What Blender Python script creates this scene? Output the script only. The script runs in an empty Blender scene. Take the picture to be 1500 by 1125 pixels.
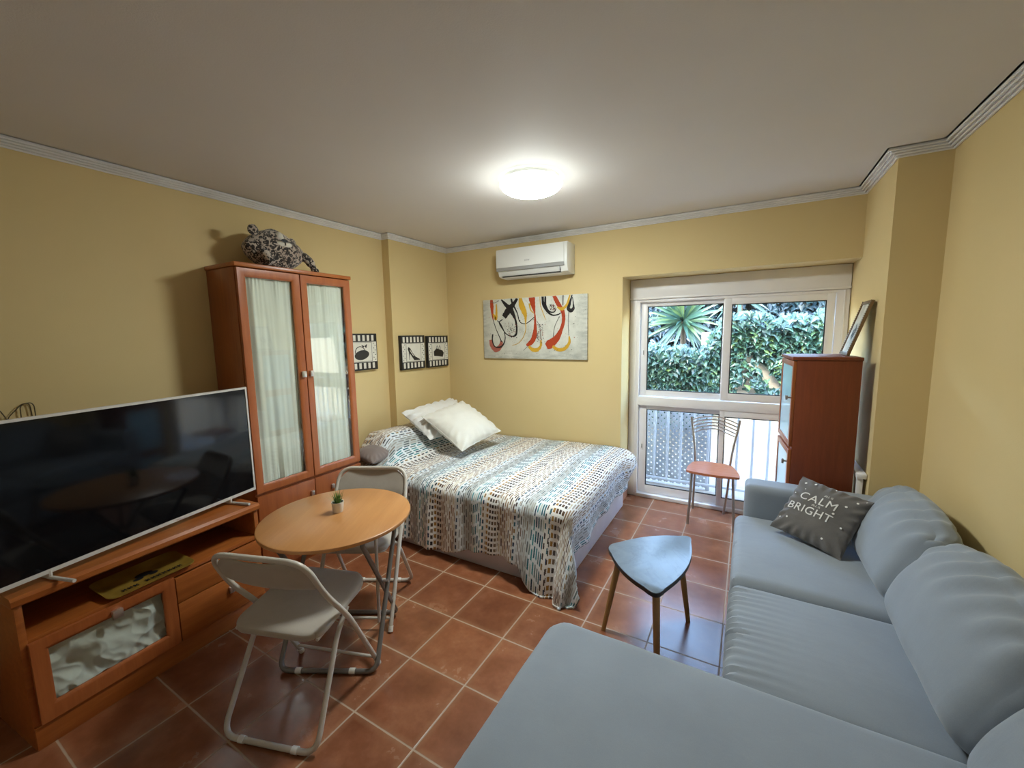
import bpy, bmesh, math, random
from mathutils import Vector, Matrix, Euler, noise
R = random.Random(7)
PI = math.pi
scene = bpy.context.scene
COL = scene.collection
sin, cos = math.sin, math.cos
V = Vector

# ------------------------------------------------------------------ materials
class NT:
    def __init__(s, name):
        s.m = bpy.data.materials.new(name); s.m.use_nodes = True
        s.t = s.m.node_tree; s.n = s.t.nodes; s.l = s.t.links
        s.b = s.n['Principled BSDF']; s.out = s.n['Material Output']
    def new(s, typ, **kw):
        o = s.n.new(typ)
        for k, v in kw.items(): setattr(o, k, v)
        return o
    def put(s, sock, v):
        if isinstance(v, bpy.types.NodeSocket): s.l.new(v, sock)
        elif v is not None: sock.default_value = v
    def math(s, op, a, b=None, c=None, clamp=False):
        o = s.new('ShaderNodeMath', operation=op); o.use_clamp = clamp
        s.put(o.inputs[0], a)
        if b is not None: s.put(o.inputs[1], b)
        if c is not None: s.put(o.inputs[2], c)
        return o.outputs[0]
    def coord(s, kind='Object', scale=None, rot=None, loc=None):
        o = s.new('ShaderNodeTexCoord').outputs[kind]
        if scale or rot or loc:
            m = s.new('ShaderNodeMapping'); s.l.new(o, m.inputs[0])
            if scale: m.inputs['Scale'].default_value = scale
            if rot: m.inputs['Rotation'].default_value = rot
            if loc: m.inputs['Location'].default_value = loc
            o = m.outputs[0]
        return o
    def noise(s, vec, scale=5, detail=3, rough=.5, dist=0, out='Fac'):
        o = s.new('ShaderNodeTexNoise'); s.put(o.inputs['Vector'], vec)
        o.inputs['Scale'].default_value = scale; o.inputs['Detail'].default_value = detail
        o.inputs['Roughness'].default_value = rough; o.inputs['Distortion'].default_value = dist
        return o.outputs[out]
    def vor(s, vec, scale, feature='F1', out='Distance', rand=1):
        o = s.new('ShaderNodeTexVoronoi', feature=feature); s.put(o.inputs['Vector'], vec)
        o.inputs['Scale'].default_value = scale; o.inputs['Randomness'].default_value = rand
        return o.outputs[out]
    def ramp(s, fac, stops, mode='LINEAR'):
        o = s.new('ShaderNodeValToRGB'); s.put(o.inputs[0], fac); cr = o.color_ramp; cr.interpolation = mode
        while len(cr.elements) > 1: cr.elements.remove(cr.elements[-1])
        for i, (p, c) in enumerate(stops):
            e = cr.elements[0] if i == 0 else cr.elements.new(p)
            e.position = p; e.color = tuple(c) + (1,) if len(c) == 3 else c
        return o.outputs[0]
    def mix(s, fac, a, b, blend='MIX'):
        o = s.new('ShaderNodeMix', data_type='RGBA', blend_type=blend)
        s.put(o.inputs[0], fac)
        for i, v in ((6, a), (7, b)):
            if not isinstance(v, bpy.types.NodeSocket): v = tuple(v) + (1,) if len(v) == 3 else v
            s.put(o.inputs[i], v)
        return o.outputs[2]
    def bump(s, h, strength=.3, dist=.01):
        o = s.new('ShaderNodeBump'); s.l.new(h, o.inputs['Height'])
        o.inputs['Strength'].default_value = strength; o.inputs['Distance'].default_value = dist
        s.l.new(o.outputs[0], s.b.inputs['Normal'])
    def base(s, v):
        if not isinstance(v, bpy.types.NodeSocket): v = tuple(v) + (1,)
        s.put(s.b.inputs['Base Color'], v)
    def rough(s, v): s.put(s.b.inputs['Roughness'], v)
    def spec(s, v): s.b.inputs['Specular IOR Level'].default_value = v

MATS = {}
def plain(name, col, rough=.5, metal=0, spec=.5, nscale=None, namt=.08, bump=0, coat=0, bdist=.002):
    """solid colour with slight procedural variation"""
    if name in MATS: return MATS[name]
    n = NT(name); n.rough(rough); n.b.inputs['Metallic'].default_value = metal; n.spec(spec)
    if coat: n.b.inputs['Coat Weight'].default_value = coat; n.b.inputs['Coat Roughness'].default_value = .1
    sc = nscale or 6
    f = n.noise(n.coord(), sc, 4)
    lo = [c * (1 - namt) for c in col]; hi = [min(1, c * (1 + namt)) for c in col]
    n.base(n.ramp(f, [(.3, lo), (.7, hi)]))
    if bump:
        n.bump(n.noise(n.coord(), sc * 12 if sc < 60 else sc, 2), bump, bdist)
    MATS[name] = n.m
    return n.m

def wall_paint(name, col, col2):
    n = NT(name); n.rough(.75); n.spec(.25)
    c = n.coord()
    n.base(n.ramp(n.noise(c, 1.3, 3), [(.3, col), (.7, col2)]))
    n.bump(n.noise(c, 190, 2, .6), .18, .002)
    return n.m
M_wall = wall_paint('yellow_wall_paint', (.68, .53, .26), (.72, .56, .285))
M_ceil = wall_paint('ceiling_paint', (.72, .68, .64), (.75, .71, .67))
M_cornice = plain('white_plaster', (.84, .82, .80), .6)

def floor_mat():
    n = NT('terracotta_tiles'); c = n.coord()
    sep = n.new('ShaderNodeSeparateXYZ'); n.l.new(c, sep.inputs[0])
    T = .335
    fx = n.math('DIVIDE', n.math('SUBTRACT', sep.outputs[0], 1.28975), T)
    fy = n.math('DIVIDE', n.math('SUBTRACT', sep.outputs[1], 2.0264), T)
    def edge(f):
        r = n.math('FRACT', f)
        return n.math('MULTIPLY', n.math('MINIMUM', r, n.math('SUBTRACT', 1, r)), T)
    wob = n.math('MULTIPLY', n.math('SUBTRACT', n.noise(c, 22, 2), .5), .0022)
    d = n.math('ADD', n.math('MINIMUM', edge(fx), edge(fy)), wob)
    grout = n.math('SUBTRACT', 1, n.math('DIVIDE', n.math('SUBTRACT', d, .0020), .0025, clamp=True), clamp=True)
    cell = n.new('ShaderNodeCombineXYZ'); n.l.new(n.math('FLOOR', fx), cell.inputs[0]); n.l.new(n.math('FLOOR', fy), cell.inputs[1])
    wn = n.new('ShaderNodeTexWhiteNoise'); n.l.new(cell.outputs[0], wn.inputs[0])
    ca = n.new('ShaderNodeVectorMath', operation='ADD'); n.l.new(c, ca.inputs[0])
    sc = n.new('ShaderNodeVectorMath', operation='SCALE'); n.l.new(wn.outputs['Color'], sc.inputs[0]); sc.inputs['Scale'].default_value = 9
    n.l.new(sc.outputs[0], ca.inputs[1])
    cloud = n.noise(ca.outputs[0], 5.5, 5, .62)
    col = n.ramp(cloud, [(.25, (.175, .058, .026)), (.5, (.25, .088, .040)), (.75, (.36, .15, .074))])
    tone = n.ramp(wn.outputs['Value'], [(0, (.84, .84, .84)), (1, (1.12, 1.1, 1.06))])
    col = n.mix(1, col, tone, 'MULTIPLY')
    rim = n.math('SUBTRACT', 1, n.math('DIVIDE', d, .03, clamp=True))
    col = n.mix(n.math('MULTIPLY', rim, .30), col, (.43, .24, .13))
    spots = n.ramp(n.noise(c, 2.6, 4, .7), [(.60, (0, 0, 0)), (.72, (1, 1, 1))])
    col = n.mix(n.math('MULTIPLY', spots, .07), col, (.5, .36, .28))
    col = n.mix(grout, col, (.43, .31, .215))
    n.base(col)
    n.rough(n.math('ADD', n.math('MULTIPLY', grout, .4), n.math('ADD', .17, n.math('MULTIPLY', cloud, .16))))
    n.spec(.5)
    h = n.math('ADD', n.math('MULTIPLY', grout, -1), n.math('MULTIPLY', n.noise(c, 14, 4), .35))
    n.bump(h, .28, .003)
    return n.m
M_floor = floor_mat()

def wood(name, c0, c1, c2, rough=.35, axis='Z', scale=1.0, coat=.15):
    n = NT(name)
    s = {'Z': (14, 14, 1.1), 'Y': (14, 1.1, 14), 'X': (1.1, 14, 14)}[axis]
    s = tuple(v * scale for v in s)
    c = n.coord(scale=s)
    f = n.noise(c, 2.2, 6, .62, .35)
    fine = n.noise(n.coord(scale=tuple(v * 6 for v in s)), 3, 3)
    f2 = n.math('ADD', n.math('MULTIPLY', f, .8), n.math('MULTIPLY', fine, .2))
    n.base(n.ramp(f2, [(.28, c0), (.5, c1), (.72, c2)]))
    n.rough(rough); n.b.inputs['Coat Weight'].default_value = coat; n.b.inputs['Coat Roughness'].default_value = .25
    n.bump(f2, .04, .002)
    return n.m
M_cherry = wood('cherry_veneer', (.25, .062, .014), (.32, .085, .020), (.39, .112, .028))
M_cherryY = wood('cherry_veneer_level', (.29, .078, .015), (.38, .108, .021), (.47, .15, .032), axis='Y')
M_cherry_frame = wood('cherry_door_frame', (.32, .085, .022), (.39, .11, .030), (.46, .14, .040), rough=.3)
M_cherry_dark = wood('dark_cherry_side', (.15, .030, .008), (.19, .040, .011), (.235, .053, .015), rough=.5, coat=.05)
M_beech = wood('beech_laminate', (.50, .225, .075), (.56, .26, .09), (.62, .30, .11), rough=.34, axis='Y', scale=.7, coat=.1)
M_legwood = wood('oiled_wood_leg', (.28, .15, .045), (.36, .20, .065), (.43, .24, .085), rough=.4)
M_seatwood = wood('red_beech_seat', (.42, .13, .055), (.50, .165, .075), (.56, .20, .095), rough=.25, axis='X')
M_framewood = wood('carved_brown_wood', (.10, .055, .02), (.16, .09, .035), (.25, .15, .06), rough=.4)

M_white_plastic = plain('white_lacquered_aluminium', (.87, .85, .85), .32, nscale=3, namt=.03)
M_white_gloss = plain('white_gloss_plastic', (.80, .80, .76), .28, nscale=3, namt=.02)
M_grey_band = plain('grey_plastic_band', (.33, .33, .32), .3)
M_silver = plain('brushed_silver', (.72, .70, .68), .28, metal=.9)
M_gap_shade = plain('painted_gap_shade', (.02, .018, .016), .7)
M_tube = plain('beige_grey_enamel', (.60, .555, .49), .3, spec=.6)
M_tube_dark = plain('grey_metal_enamel', (.20, .185, .17), .34, metal=.35)
M_white_cap = plain('white_rubber', (.85, .84, .80), .5)
M_steel = plain('satin_steel', (.42, .39, .36), .3, metal=.8)
M_black = plain('black_paint', (.012, .012, .013), .45)
M_black2 = plain('black_edge', (.02, .021, .024), .4)
M_paper = plain('off_white_canvas', (.72, .70, .62), .8, nscale=20, namt=.05)
M_tvframe = plain('silver_grey_plastic', (.62, .60, .57), .38)
def screen():
    n = NT('black_glass_screen'); n.base((.004, .0045, .006)); n.rough(.07); n.spec(.32)
    n.rough(n.math('ADD', .06, n.math('MULTIPLY', n.noise(n.coord(), 40, 2), .03)))
    return n.m
M_screen = screen()

def fabric(name, c0, c1, weave=900, rough=.9, sheen=.3, wr=0, wscale=(6, 6, 6), wdist=.01, blot=4):
    n = NT(name); n.rough(rough); n.spec(.2)
    n.b.inputs['Sheen Weight'].default_value = sheen; n.b.inputs['Sheen Roughness'].default_value = .5
    c = n.coord()
    f = n.noise(c, blot, 4, .6); g = n.noise(c, weave, 2)
    n.base(n.ramp(n.math('ADD', n.math('MULTIPLY', f, .6), n.math('MULTIPLY', g, .4)), [(.32, c0), (.68, c1)]))
    h = n.math('MULTIPLY', g, .02)
    if wr: h = n.math('ADD', h, n.math('MULTIPLY', n.noise(n.coord(scale=wscale), 1, 4, .55, .6), wr))
    n.bump(h, .5, wdist)
    return n.m
M_sofa = fabric('grey_blue_sofa_fabric', (.25, .287, .33), (.30, .343, .39), weave=500, wr=.35, wscale=(5, 9, 5), wdist=.008)
M_calm = fabric('dark_taupe_cotton', (.115, .107, .102), (.155, .145, .138), weave=600, wr=.8, wscale=(14, 14, 14))
M_white_fabric = fabric('white_cotton', (.74, .73, .69), (.80, .79, .76), weave=350, wr=.6, wscale=(12, 12, 12))
M_cream_waffle = fabric('cream_textured_cotton', (.68, .66, .585), (.76, .74, .67), weave=260, wr=.6, wscale=(10, 10, 10))
M_taupe = fabric('taupe_pillow_cotton', (.20, .16, .145), (.25, .20, .18), weave=500)
M_seatfab = fabric('beige_grey_upholstery', (.42, .37, .31), (.50, .45, .385), weave=420, wr=.15, wscale=(8, 8, 8), blot=9)
M_curtain = fabric('cream_voile', (.76, .77, .68), (.84, .85, .77), weave=700, sheen=.1)
M_curtain.node_tree.nodes['Principled BSDF'].inputs['Emission Strength'].default_value = 0
M_satin = fabric('white_satin', (.68, .68, .62), (.78, .78, .72), weave=500, rough=.4, sheen=.1, wr=.5, wscale=(5, 7, 7), wdist=.012)
M_matt = fabric('white_mattress_cloth', (.70, .70, .74), (.76, .76, .80), weave=400)

def glass(name, tint=(1, 1, 1), rf=1.0):
    n = NT(name); n.n.remove(n.b)
    tr = n.new('ShaderNodeBsdfTransparent'); tr.inputs[0].default_value = tuple(tint) + (1,)
    gl = n.new('ShaderNodeBsdfGlossy'); gl.inputs['Roughness'].default_value = .02
    lw = n.new('ShaderNodeLayerWeight'); lw.inputs[0].default_value = .5
    fz = n.math('ADD', n.math('MULTIPLY', n.math('POWER', lw.outputs['Facing'], 5), .6), .035)
    mx = n.new('ShaderNodeMixShader')
    n.l.new(n.math('MULTIPLY', fz, rf, clamp=True), mx.inputs[0])
    n.l.new(tr.outputs[0], mx.inputs[1]); n.l.new(gl.outputs[0], mx.inputs[2]); n.l.new(mx.outputs[0], n.out.inputs[0])
    return n.m
M_glass = glass('clear_window_glass', (.97, .98, .98), .8)
M_door_glass = glass('cabinet_door_glass', (.96, .98, .97), 1.6)

def emit(name, col, s):
    n = NT(name); n.base(col); n.rough(.4)
    n.b.inputs['Emission Color'].default_value = tuple(col) + (1,); n.b.inputs['Emission Strength'].default_value = s
    return n.m
LAMP = 112.0
M_lamp = emit('lit_opal_glass', (.93, 1.0, .97), LAMP)
def lamp_profile():
    # bowl emission shaped to favour downwards over sideways, limiting the ceiling halo
    nt = M_lamp.node_tree; g = nt.nodes.new('ShaderNodeNewGeometry'); sp = nt.nodes.new('ShaderNodeSeparateXYZ'); nt.links.new(g.outputs['Normal'], sp.inputs[0])
    a = nt.nodes.new('ShaderNodeMath'); a.operation = 'MULTIPLY'; a.use_clamp = True; nt.links.new(sp.outputs[2], a.inputs[0]); a.inputs[1].default_value = -1
    p = nt.nodes.new('ShaderNodeMath'); p.operation = 'POWER'; nt.links.new(a.outputs[0], p.inputs[0]); p.inputs[1].default_value = 2.0
    m = nt.nodes.new('ShaderNodeMath'); m.operation = 'MULTIPLY_ADD'; nt.links.new(p.outputs[0], m.inputs[0]); m.inputs[1].default_value = LAMP; m.inputs[2].default_value = 1.2
    nt.links.new(m.outputs[0], nt.nodes['Principled BSDF'].inputs['Emission Strength'])
lamp_profile()

def bedspread_mat():
    n = NT('woven_print_bedspread'); n.rough(.85); n.spec(.2)
    n.b.inputs['Sheen Weight'].default_value = .2
    uv = n.coord('UV'); sep = n.new('ShaderNodeSeparateXYZ'); n.l.new(uv, sep.inputs[0])
    u, v = sep.outputs[0], sep.outputs[1]
    PW, DK, LT = (.80, .79, .76), (.03, .025, .028), (.74, .74, .74)
    def dashes(colw, rowh, fw, fh, seed, jitter=1.0, ragged=.12):
        uu = n.math('DIVIDE', u, colw); ci = n.math('FLOOR', uu)
        w1 = n.new('ShaderNodeTexWhiteNoise', noise_dimensions='1D'); n.l.new(n.math('ADD', ci, seed), w1.inputs['W'])
        vv = n.math('ADD', n.math('DIVIDE', v, rowh), n.math('MULTIPLY', w1.outputs[0], jitter))
        ri = n.math('FLOOR', vv)
        cv = n.new('ShaderNodeCombineXYZ'); n.l.new(ci, cv.inputs[0]); n.l.new(ri, cv.inputs[1]); cv.inputs[2].default_value = seed
        w2 = n.new('ShaderNodeTexWhiteNoise'); n.l.new(cv.outputs[0], w2.inputs[0])
        rag = n.math('MULTIPLY', n.math('SUBTRACT', n.noise(uv, 260, 2), .5), ragged * 2)
        a = n.math('ABSOLUTE', n.math('SUBTRACT', n.math('FRACT', uu), .5))
        b = n.math('ABSOLUTE', n.math('SUBTRACT', n.math('FRACT', vv), .5))
        m = n.math('MULTIPLY', n.math('LESS_THAN', n.math('ADD', a, rag), fw / 2), n.math('LESS_THAN', n.math('ADD', b, rag), fh / 2))
        return m, w2.outputs['Value'], w1.outputs[0]
    # block dashes, in neighbouring pairs
    mA, rA, cA = dashes(.0205, .043, .72, .58, 3.1, jitter=.28)
    colA = n.ramp(rA, [(0, (.10, .055, .03)), (.22, (.03, .025, .03)), (.42, (.21, .15, .10)), (.6, (.12, .10, .09)), (.8, (.055, .04, .035))], 'CONSTANT')
    goldA = n.mix(n.math('GREATER_THAN', cA, .62), colA, (.36, .20, .05))
    # long fine streaks, warm and teal
    mB, rB, cB = dashes(.0155, .085, .55, .74, 9.7)
    warm = n.ramp(rB, [(0, (.34, .23, .14)), (.25, (.10, .06, .05)), (.45, (.42, .36, .29)), (.7, (.25, .15, .08)), (.85, (.62, .55, .40))], 'CONSTANT')
    teal = n.ramp(rB, [(0, (.02, .13, .17)), (.25, (.14, .20, .20)), (.45, (.015, .05, .09)), (.62, (.06, .27, .30)), (.8, (.50, .56, .50))], 'CONSTANT')
    grey = n.ramp(rB, [(0, (.28, .28, .27)), (.3, (.42, .41, .38)), (.5, (.12, .13, .14)), (.7, (.34, .33, .30)), (.85, (.22, .17, .13))], 'CONSTANT')
    mC, rC, cC = dashes(.027, .05, .44, .60, 21.3)
    colC = n.ramp(rC, [(0, (.03, .06, .12)), (.35, (.04, .14, .18)), (.6, (.07, .05, .05)), (.8, (.30, .19, .07))], 'CONSTANT')
    # repeat of bands along u: period .46
    P = .47
    band = n.math('FRACT', n.math('ADD', n.math('DIVIDE', u, P), n.math('MULTIPLY', n.math('SUBTRACT', n.noise(uv, 3, 1), .5), .03)))
    def rng(a, b):
        return n.math('MULTIPLY', n.math('GREATER_THAN', band, a), n.math('LESS_THAN', band, b))
    bg = n.mix(rng(.46, .92), PW, (.72, .77, .80))
    bg = n.mix(rng(.60, .74), bg, (.50, .54, .54))
    col = n.mix(n.math('MULTIPLY', mA, rng(.0, .20)), bg, goldA)
    col = n.mix(n.math('MULTIPLY', mB, rng(.20, .46)), col, warm)
    col = n.mix(n.math('MULTIPLY', mC, rng(.455, .53)), col, colC)
    col = n.mix(n.math('MULTIPLY', mB, rng(.53, .74)), col, grey)
    col = n.mix(n.math('MULTIPLY', mB, rng(.74, .93)), col, teal)
    col = n.mix(n.math('MULTIPLY', mC, rng(.93, 1.0)), col, colC)
    n.base(col)
    n.bump(n.math('ADD', n.math('MULTIPLY', n.noise(uv, 9, 4, .6, .5), 1.0), n.math('MULTIPLY', n.noise(uv, 400, 2), .02)), .35, .012)
    return n.m
M_spread = bedspread_mat()

def leopard():
    n = NT('leopard_plush'); n.rough(.95); n.b.inputs['Sheen Weight'].default_value = .4
    c = n.coord()
    cc = n.new('ShaderNodeVectorMath', operation='ADD'); n.l.new(c, cc.inputs[0])
    s = n.new('ShaderNodeVectorMath', operation='SCALE'); n.l.new(n.noise(c, 30, 2, out='Color'), s.inputs[0]); s.inputs['Scale'].default_value = .02
    n.l.new(s.outputs[0], cc.inputs[1])
    v = n.vor(cc.outputs[0], 50)
    br = n.noise(c, 60, 2)
    ring = n.math('MULTIPLY', n.math('GREATER_THAN', v, .20), n.math('LESS_THAN', v, .62))
    spot = n.math('MULTIPLY', ring, n.math('GREATER_THAN', br, .40))
    basec = n.ramp(n.noise(c, 14, 3), [(.3, (.36, .28, .22)), (.7, (.60, .52, .43))])
    n.base(n.mix(spot, basec, (.025, .02, .018)))
    n.bump(n.noise(c, 260, 2), .6, .002)
    return n.m
M_leo = leopard()
M_slate = None
def slate():
    n = NT('dark_slate_top'); c = n.coord()
    w = n.noise(c, 7, 6, .65, 1.4)
    line = n.ramp(n.noise(c, 3.2, 5, .6, 2.2), [(.46, (0, 0, 0)), (.5, (1, 1, 1)), (.54, (0, 0, 0))])
    col = n.ramp(w, [(.3, (.105, .15, .20)), (.6, (.15, .205, .265)), (.8, (.20, .26, .32))])
    n.base(n.mix(n.math('MULTIPLY', line, .35), col, (.05, .07, .10)))
    n.rough(n.math('ADD', .26, n.math('MULTIPLY', w, .12))); n.spec(.7)
    n.bump(w, .06, .003)
    return n.m
M_slate = slate()
M_gold = plain('old_gold_tray', (.46, .29, .05), .38, metal=.5, nscale=9, namt=.3)
M_blue_glass = plain('pale_blue_door_panel', (.42, .66, .78), .12, spec=.7, nscale=2, namt=.03)
M_cream_wall = plain('cream_garden_wall', (.40, .33, .24), .85, nscale=5)
M_terr = plain('pale_terrace_tiles', (.30, .27, .24), .6, nscale=5)
M_rail = plain('pale_painted_bars', (.46, .49, .55), .4)
M_lattice = plain('white_pvc_lattice', (.42, .45, .48), .45)
def leafm(name, stops, rough=.35, sc=9):
    n = NT(name); n.rough(rough); n.spec(.5)
    g = n.new('ShaderNodeNewGeometry')
    f = n.math('ADD', n.math('MULTIPLY', n.noise(n.coord(), sc, 3), .5), n.math('MULTIPLY', g.outputs['Random Per Island'], .5))
    n.base(n.ramp(f, stops))
    return n.m
M_ivy = leafm('ivy_leaf', [(.25, (.018, .048, .04)), (.5, (.035, .085, .062)), (.68, (.062, .135, .08)), (.82, (.17, .25, .06))])
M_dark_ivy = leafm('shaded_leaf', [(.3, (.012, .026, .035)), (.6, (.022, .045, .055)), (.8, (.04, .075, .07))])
M_yucca = leafm('yucca_blade', [(.3, (.02, .055, .04)), (.55, (.045, .10, .06)), (.75, (.14, .21, .08))], .4, 3)
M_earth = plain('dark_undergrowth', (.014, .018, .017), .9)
M_bark = plain('yucca_bark', (.12, .09, .06), .9)
M_pot = plain('white_ceramic', (.78, .74, .66), .35)
M_soil = plain('dark_soil', (.02, .02, .014), .9)
M_grassleaf = leafm('grass_leaf', [(.25, (.05, .14, .02)), (.55, (.13, .30, .05)), (.8, (.34, .50, .20))], .45, 40)
M_wire = plain('brown_wire', (.10, .07, .035), .5, metal=.3)
M_red = plain('red_paint', (.42, .05, .012), .5); M_yel = plain('yellow_paint', (.62, .36, .03), .5)
M_pink = plain('dusky_red_paint', (.36, .10, .07), .5)
M_inkline = plain('thin_ink_line', (.15, .14, .12), .6)
def canvas():
    n = NT('painted_canvas_ground'); c = n.coord(); n.rough(.7)
    a = n.noise(c, 5, 6, .7)
    col = n.ramp(a, [(.25, (.42, .42, .36)), (.45, (.60, .60, .52)), (.7, (.72, .71, .63))])
    sep = n.new('ShaderNodeSeparateXYZ'); n.l.new(c, sep.inputs[0])
    # greyer brushwork along the bottom and sides
    ex = n.math('MINIMUM', sep.outputs[0], n.math('SUBTRACT', 1.14, sep.outputs[0]))
    e = n.math('MINIMUM', ex, sep.outputs[2])
    m = n.math('SUBTRACT', 1, n.math('DIVIDE', e, .11, clamp=True))
    m = n.math('MULTIPLY', m, n.ramp(n.noise(n.coord(scale=(2, 2, 9)), 4, 4, .7), [(.35, (0, 0, 0)), (.65, (1, 1, 1))]))
    col = n.mix(n.math('MULTIPLY', m, .7), col, (.28, .29, .26))
    sp = n.ramp(n.vor(c, 60), [(.10, (1, 1, 1)), (.13, (0, 0, 0))])
    col = n.mix(n.math('MULTIPLY', sp, n.math('GREATER_THAN', n.noise(c, 9, 2), .52)), col, (.12, .09, .07))
    n.base(col); n.bump(a, .2, .004)
    return n.m
M_canvas = canvas()

# ------------------------------------------------------------------ geometry helpers
def BM(): return bmesh.new()
def box(b, x0, x1, y0, y1, z0, z1, bev=0, seg=2, mi=0):
    r = bmesh.ops.create_cube(b, size=1)
    vs = r['verts']
    for v in vs:
        v.co = V((x0 + (v.co.x + .5) * (x1 - x0), y0 + (v.co.y + .5) * (y1 - y0), z0 + (v.co.z + .5) * (z1 - z0)))
    fs = {f for v in vs for f in v.link_faces}
    for f in fs: f.material_index = mi
    if bev:
        es = {e for v in vs for e in v.link_edges}
        bmesh.ops.bevel(b, geom=list(es), offset=bev, segments=seg, profile=.5, affect='EDGES', material=mi)
def prism(b, pts, z0, z1, plane='xy', bev=0, mi=0, seg=2):
    """extrude 2D polygon; plane xy -> along z, yz -> along x, xz -> along y"""
    def P(p, h):
        return {'xy': V((p[0], p[1], h)), 'yz': V((h, p[0], p[1])), 'xz': V((p[0], h, p[1]))}[plane]
    lo = [b.verts.new(P(p, z0)) for p in pts]; hi = [b.verts.new(P(p, z1)) for p in pts]
    n = len(pts); fs = [b.faces.new(lo[::-1]), b.faces.new(hi)]
    caps = list(fs)
    for i in range(n): fs.append(b.faces.new((lo[i], lo[(i + 1) % n], hi[(i + 1) % n], hi[i])))
    for f in fs: f.material_index = mi
    if bev:
        es = {e for f in caps for e in f.edges}
        bmesh.ops.bevel(b, geom=list(es), offset=bev, segments=seg, profile=.5, affect='EDGES', material=mi)
def fillet(pts, r, n=6, closed=False):
    pts = [V(p) for p in pts]; out = []; N = len(pts)
    for i, p in enumerate(pts):
        if not closed and i in (0, N - 1): out.append(p); continue
        a, c = pts[i - 1], pts[(i + 1) % N]
        d1, d2 = (a - p), (c - p); rr = min(r, d1.length * .49, d2.length * .49)
        s, e = p + d1.normalized() * rr, p + d2.normalized() * rr
        for k in range(n + 1):
            t = k / n; out.append((1 - t) ** 2 * s + 2 * t * (1 - t) * p + t * t * e)
    return out
def smooth_path(pts, n=8):
    """Catmull-Rom"""
    P = [V(p) for p in pts]; P = [2 * P[0] - P[1]] + P + [2 * P[-1] - P[-2]]; out = []
    for i in range(1, len(P) - 2):
        for k in range(n):
            t = k / n; a, b_, c, d = P[i - 1:i + 3]
            out.append(.5 * ((2 * b_) + (c - a) * t + (2 * a - 5 * b_ + 4 * c - d) * t * t + (3 * b_ - a - 3 * c + d) * t ** 3))
    out.append(P[-2]); return out
def tube(b, pts, r, seg=12, closed=False, mi=0, flat=None):
    """sweep a circle (radius r or list) along pts"""
    pts = [V(p) for p in pts]; N = len(pts)
    rs = r if isinstance(r, (list, tuple)) else [r] * N
    T = []
    for i in range(N):
        a = pts[i - 1] if (i or closed) else pts[0]; c = pts[(i + 1) % N] if (i < N - 1 or closed) else pts[-1]
        T.append((c - a).normalized())
    up = V((0, 0, 1)) if abs(T[0].z) < .9 else V((1, 0, 0))
    nrm = (up - T[0] * up.dot(T[0])).normalized(); rings = []
    for i in range(N):
        nrm = nrm - T[i] * nrm.dot(T[i])
        nrm.normalize(); bi = T[i].cross(nrm)
        rr = rs[i]; fl = flat or 1
        rings.append([b.verts.new(pts[i] + nrm * (rr * cos(2 * PI * k / seg)) + bi * (rr * fl * sin(2 * PI * k / seg))) for k in range(seg)])
    M_ = N if closed else N - 1
    for i in range(M_):
        A, B_ = rings[i], rings[(i + 1) % N]
        for k in range(seg):
            f = b.faces.new((A[k], A[(k + 1) % seg], B_[(k + 1) % seg], B_[k])); f.material_index = mi
    if not closed:
        b.faces.new(rings[0][::-1]).material_index = mi; b.faces.new(rings[-1]).material_index = mi
def lathe(b, prof, seg=48, c=(0, 0, 0), mi=0):
    rings = []
    for (r, z) in prof:
        if r < 1e-6: rings.append([b.verts.new(V(c) + V((0, 0, z)))])
        else: rings.append([b.verts.new(V(c) + V((r * cos(2 * PI * k / seg), r * sin(2 * PI * k / seg), z))) for k in range(seg)])
    for A, B_ in zip(rings, rings[1:]):
        for k in range(seg):
            k2 = (k + 1) % seg
            if len(A) == 1 and len(B_) == 1: continue
            if len(A) == 1: vs = (A[0], B_[k2], B_[k])
            elif len(B_) == 1: vs = (A[k], A[k2], B_[0])
            else: vs = (A[k], A[k2], B_[k2], B_[k])
            b.faces.new(vs).material_index = mi
def rbox(b, c, size, r, n=20, fn=None, expo=2.0):
    """rounded, finely divided box; fn(local point, unit point)->local point"""
    t = bmesh.new(); bmesh.ops.create_cube(t, size=2)
    bmesh.ops.subdivide_edges(t, edges=t.edges[:], cuts=n, use_grid_fill=True)
    hx, hy, hz = size[0] / 2, size[1] / 2, size[2] / 2; rr = min(r, hx, hy, hz)
    mp = {}
    for v in t.verts:
        q = v.co.copy(); p = V((q.x * hx, q.y * hy, q.z * hz))
        # crowd grid towards edges for a clean rounding
        inner = V((max(-hx + rr, min(hx - rr, p.x)), max(-hy + rr, min(hy - rr, p.y)), max(-hz + rr, min(hz - rr, p.z))))
        d = p - inner
        if d.length > 1e-9:
            m = max(abs(d.x), abs(d.y), abs(d.z)); p = inner + d.normalized() * m if True else p
        if fn: p = fn(p, q)
        mp[v] = b.verts.new(V(c) + p)
    for f in t.faces: b.faces.new([mp[v] for v in f.verts])
    t.free()
def grid(b, nu, nv, fn, uvfn=None, thick=0, mi=0):
    vs = [[b.verts.new(fn(i / nu, j / nv)) for j in range(nv + 1)] for i in range(nu + 1)]
    fs = []
    for i in range(nu):
        for j in range(nv):
            f = b.faces.new((vs[i][j], vs[i + 1][j], vs[i + 1][j + 1], vs[i][j + 1])); f.material_index = mi; fs.append(f)
            if uvfn:
                L = b.loops.layers.uv.verify()
                for lp, (a, c) in zip(f.loops, ((i, j), (i + 1, j), (i + 1, j + 1), (i, j + 1))): lp[L].uv = uvfn(a / nu, c / nv)
    return vs
WM = {}
def wmat(o): return WM.get(o.name, Matrix.Identity(4))
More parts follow.
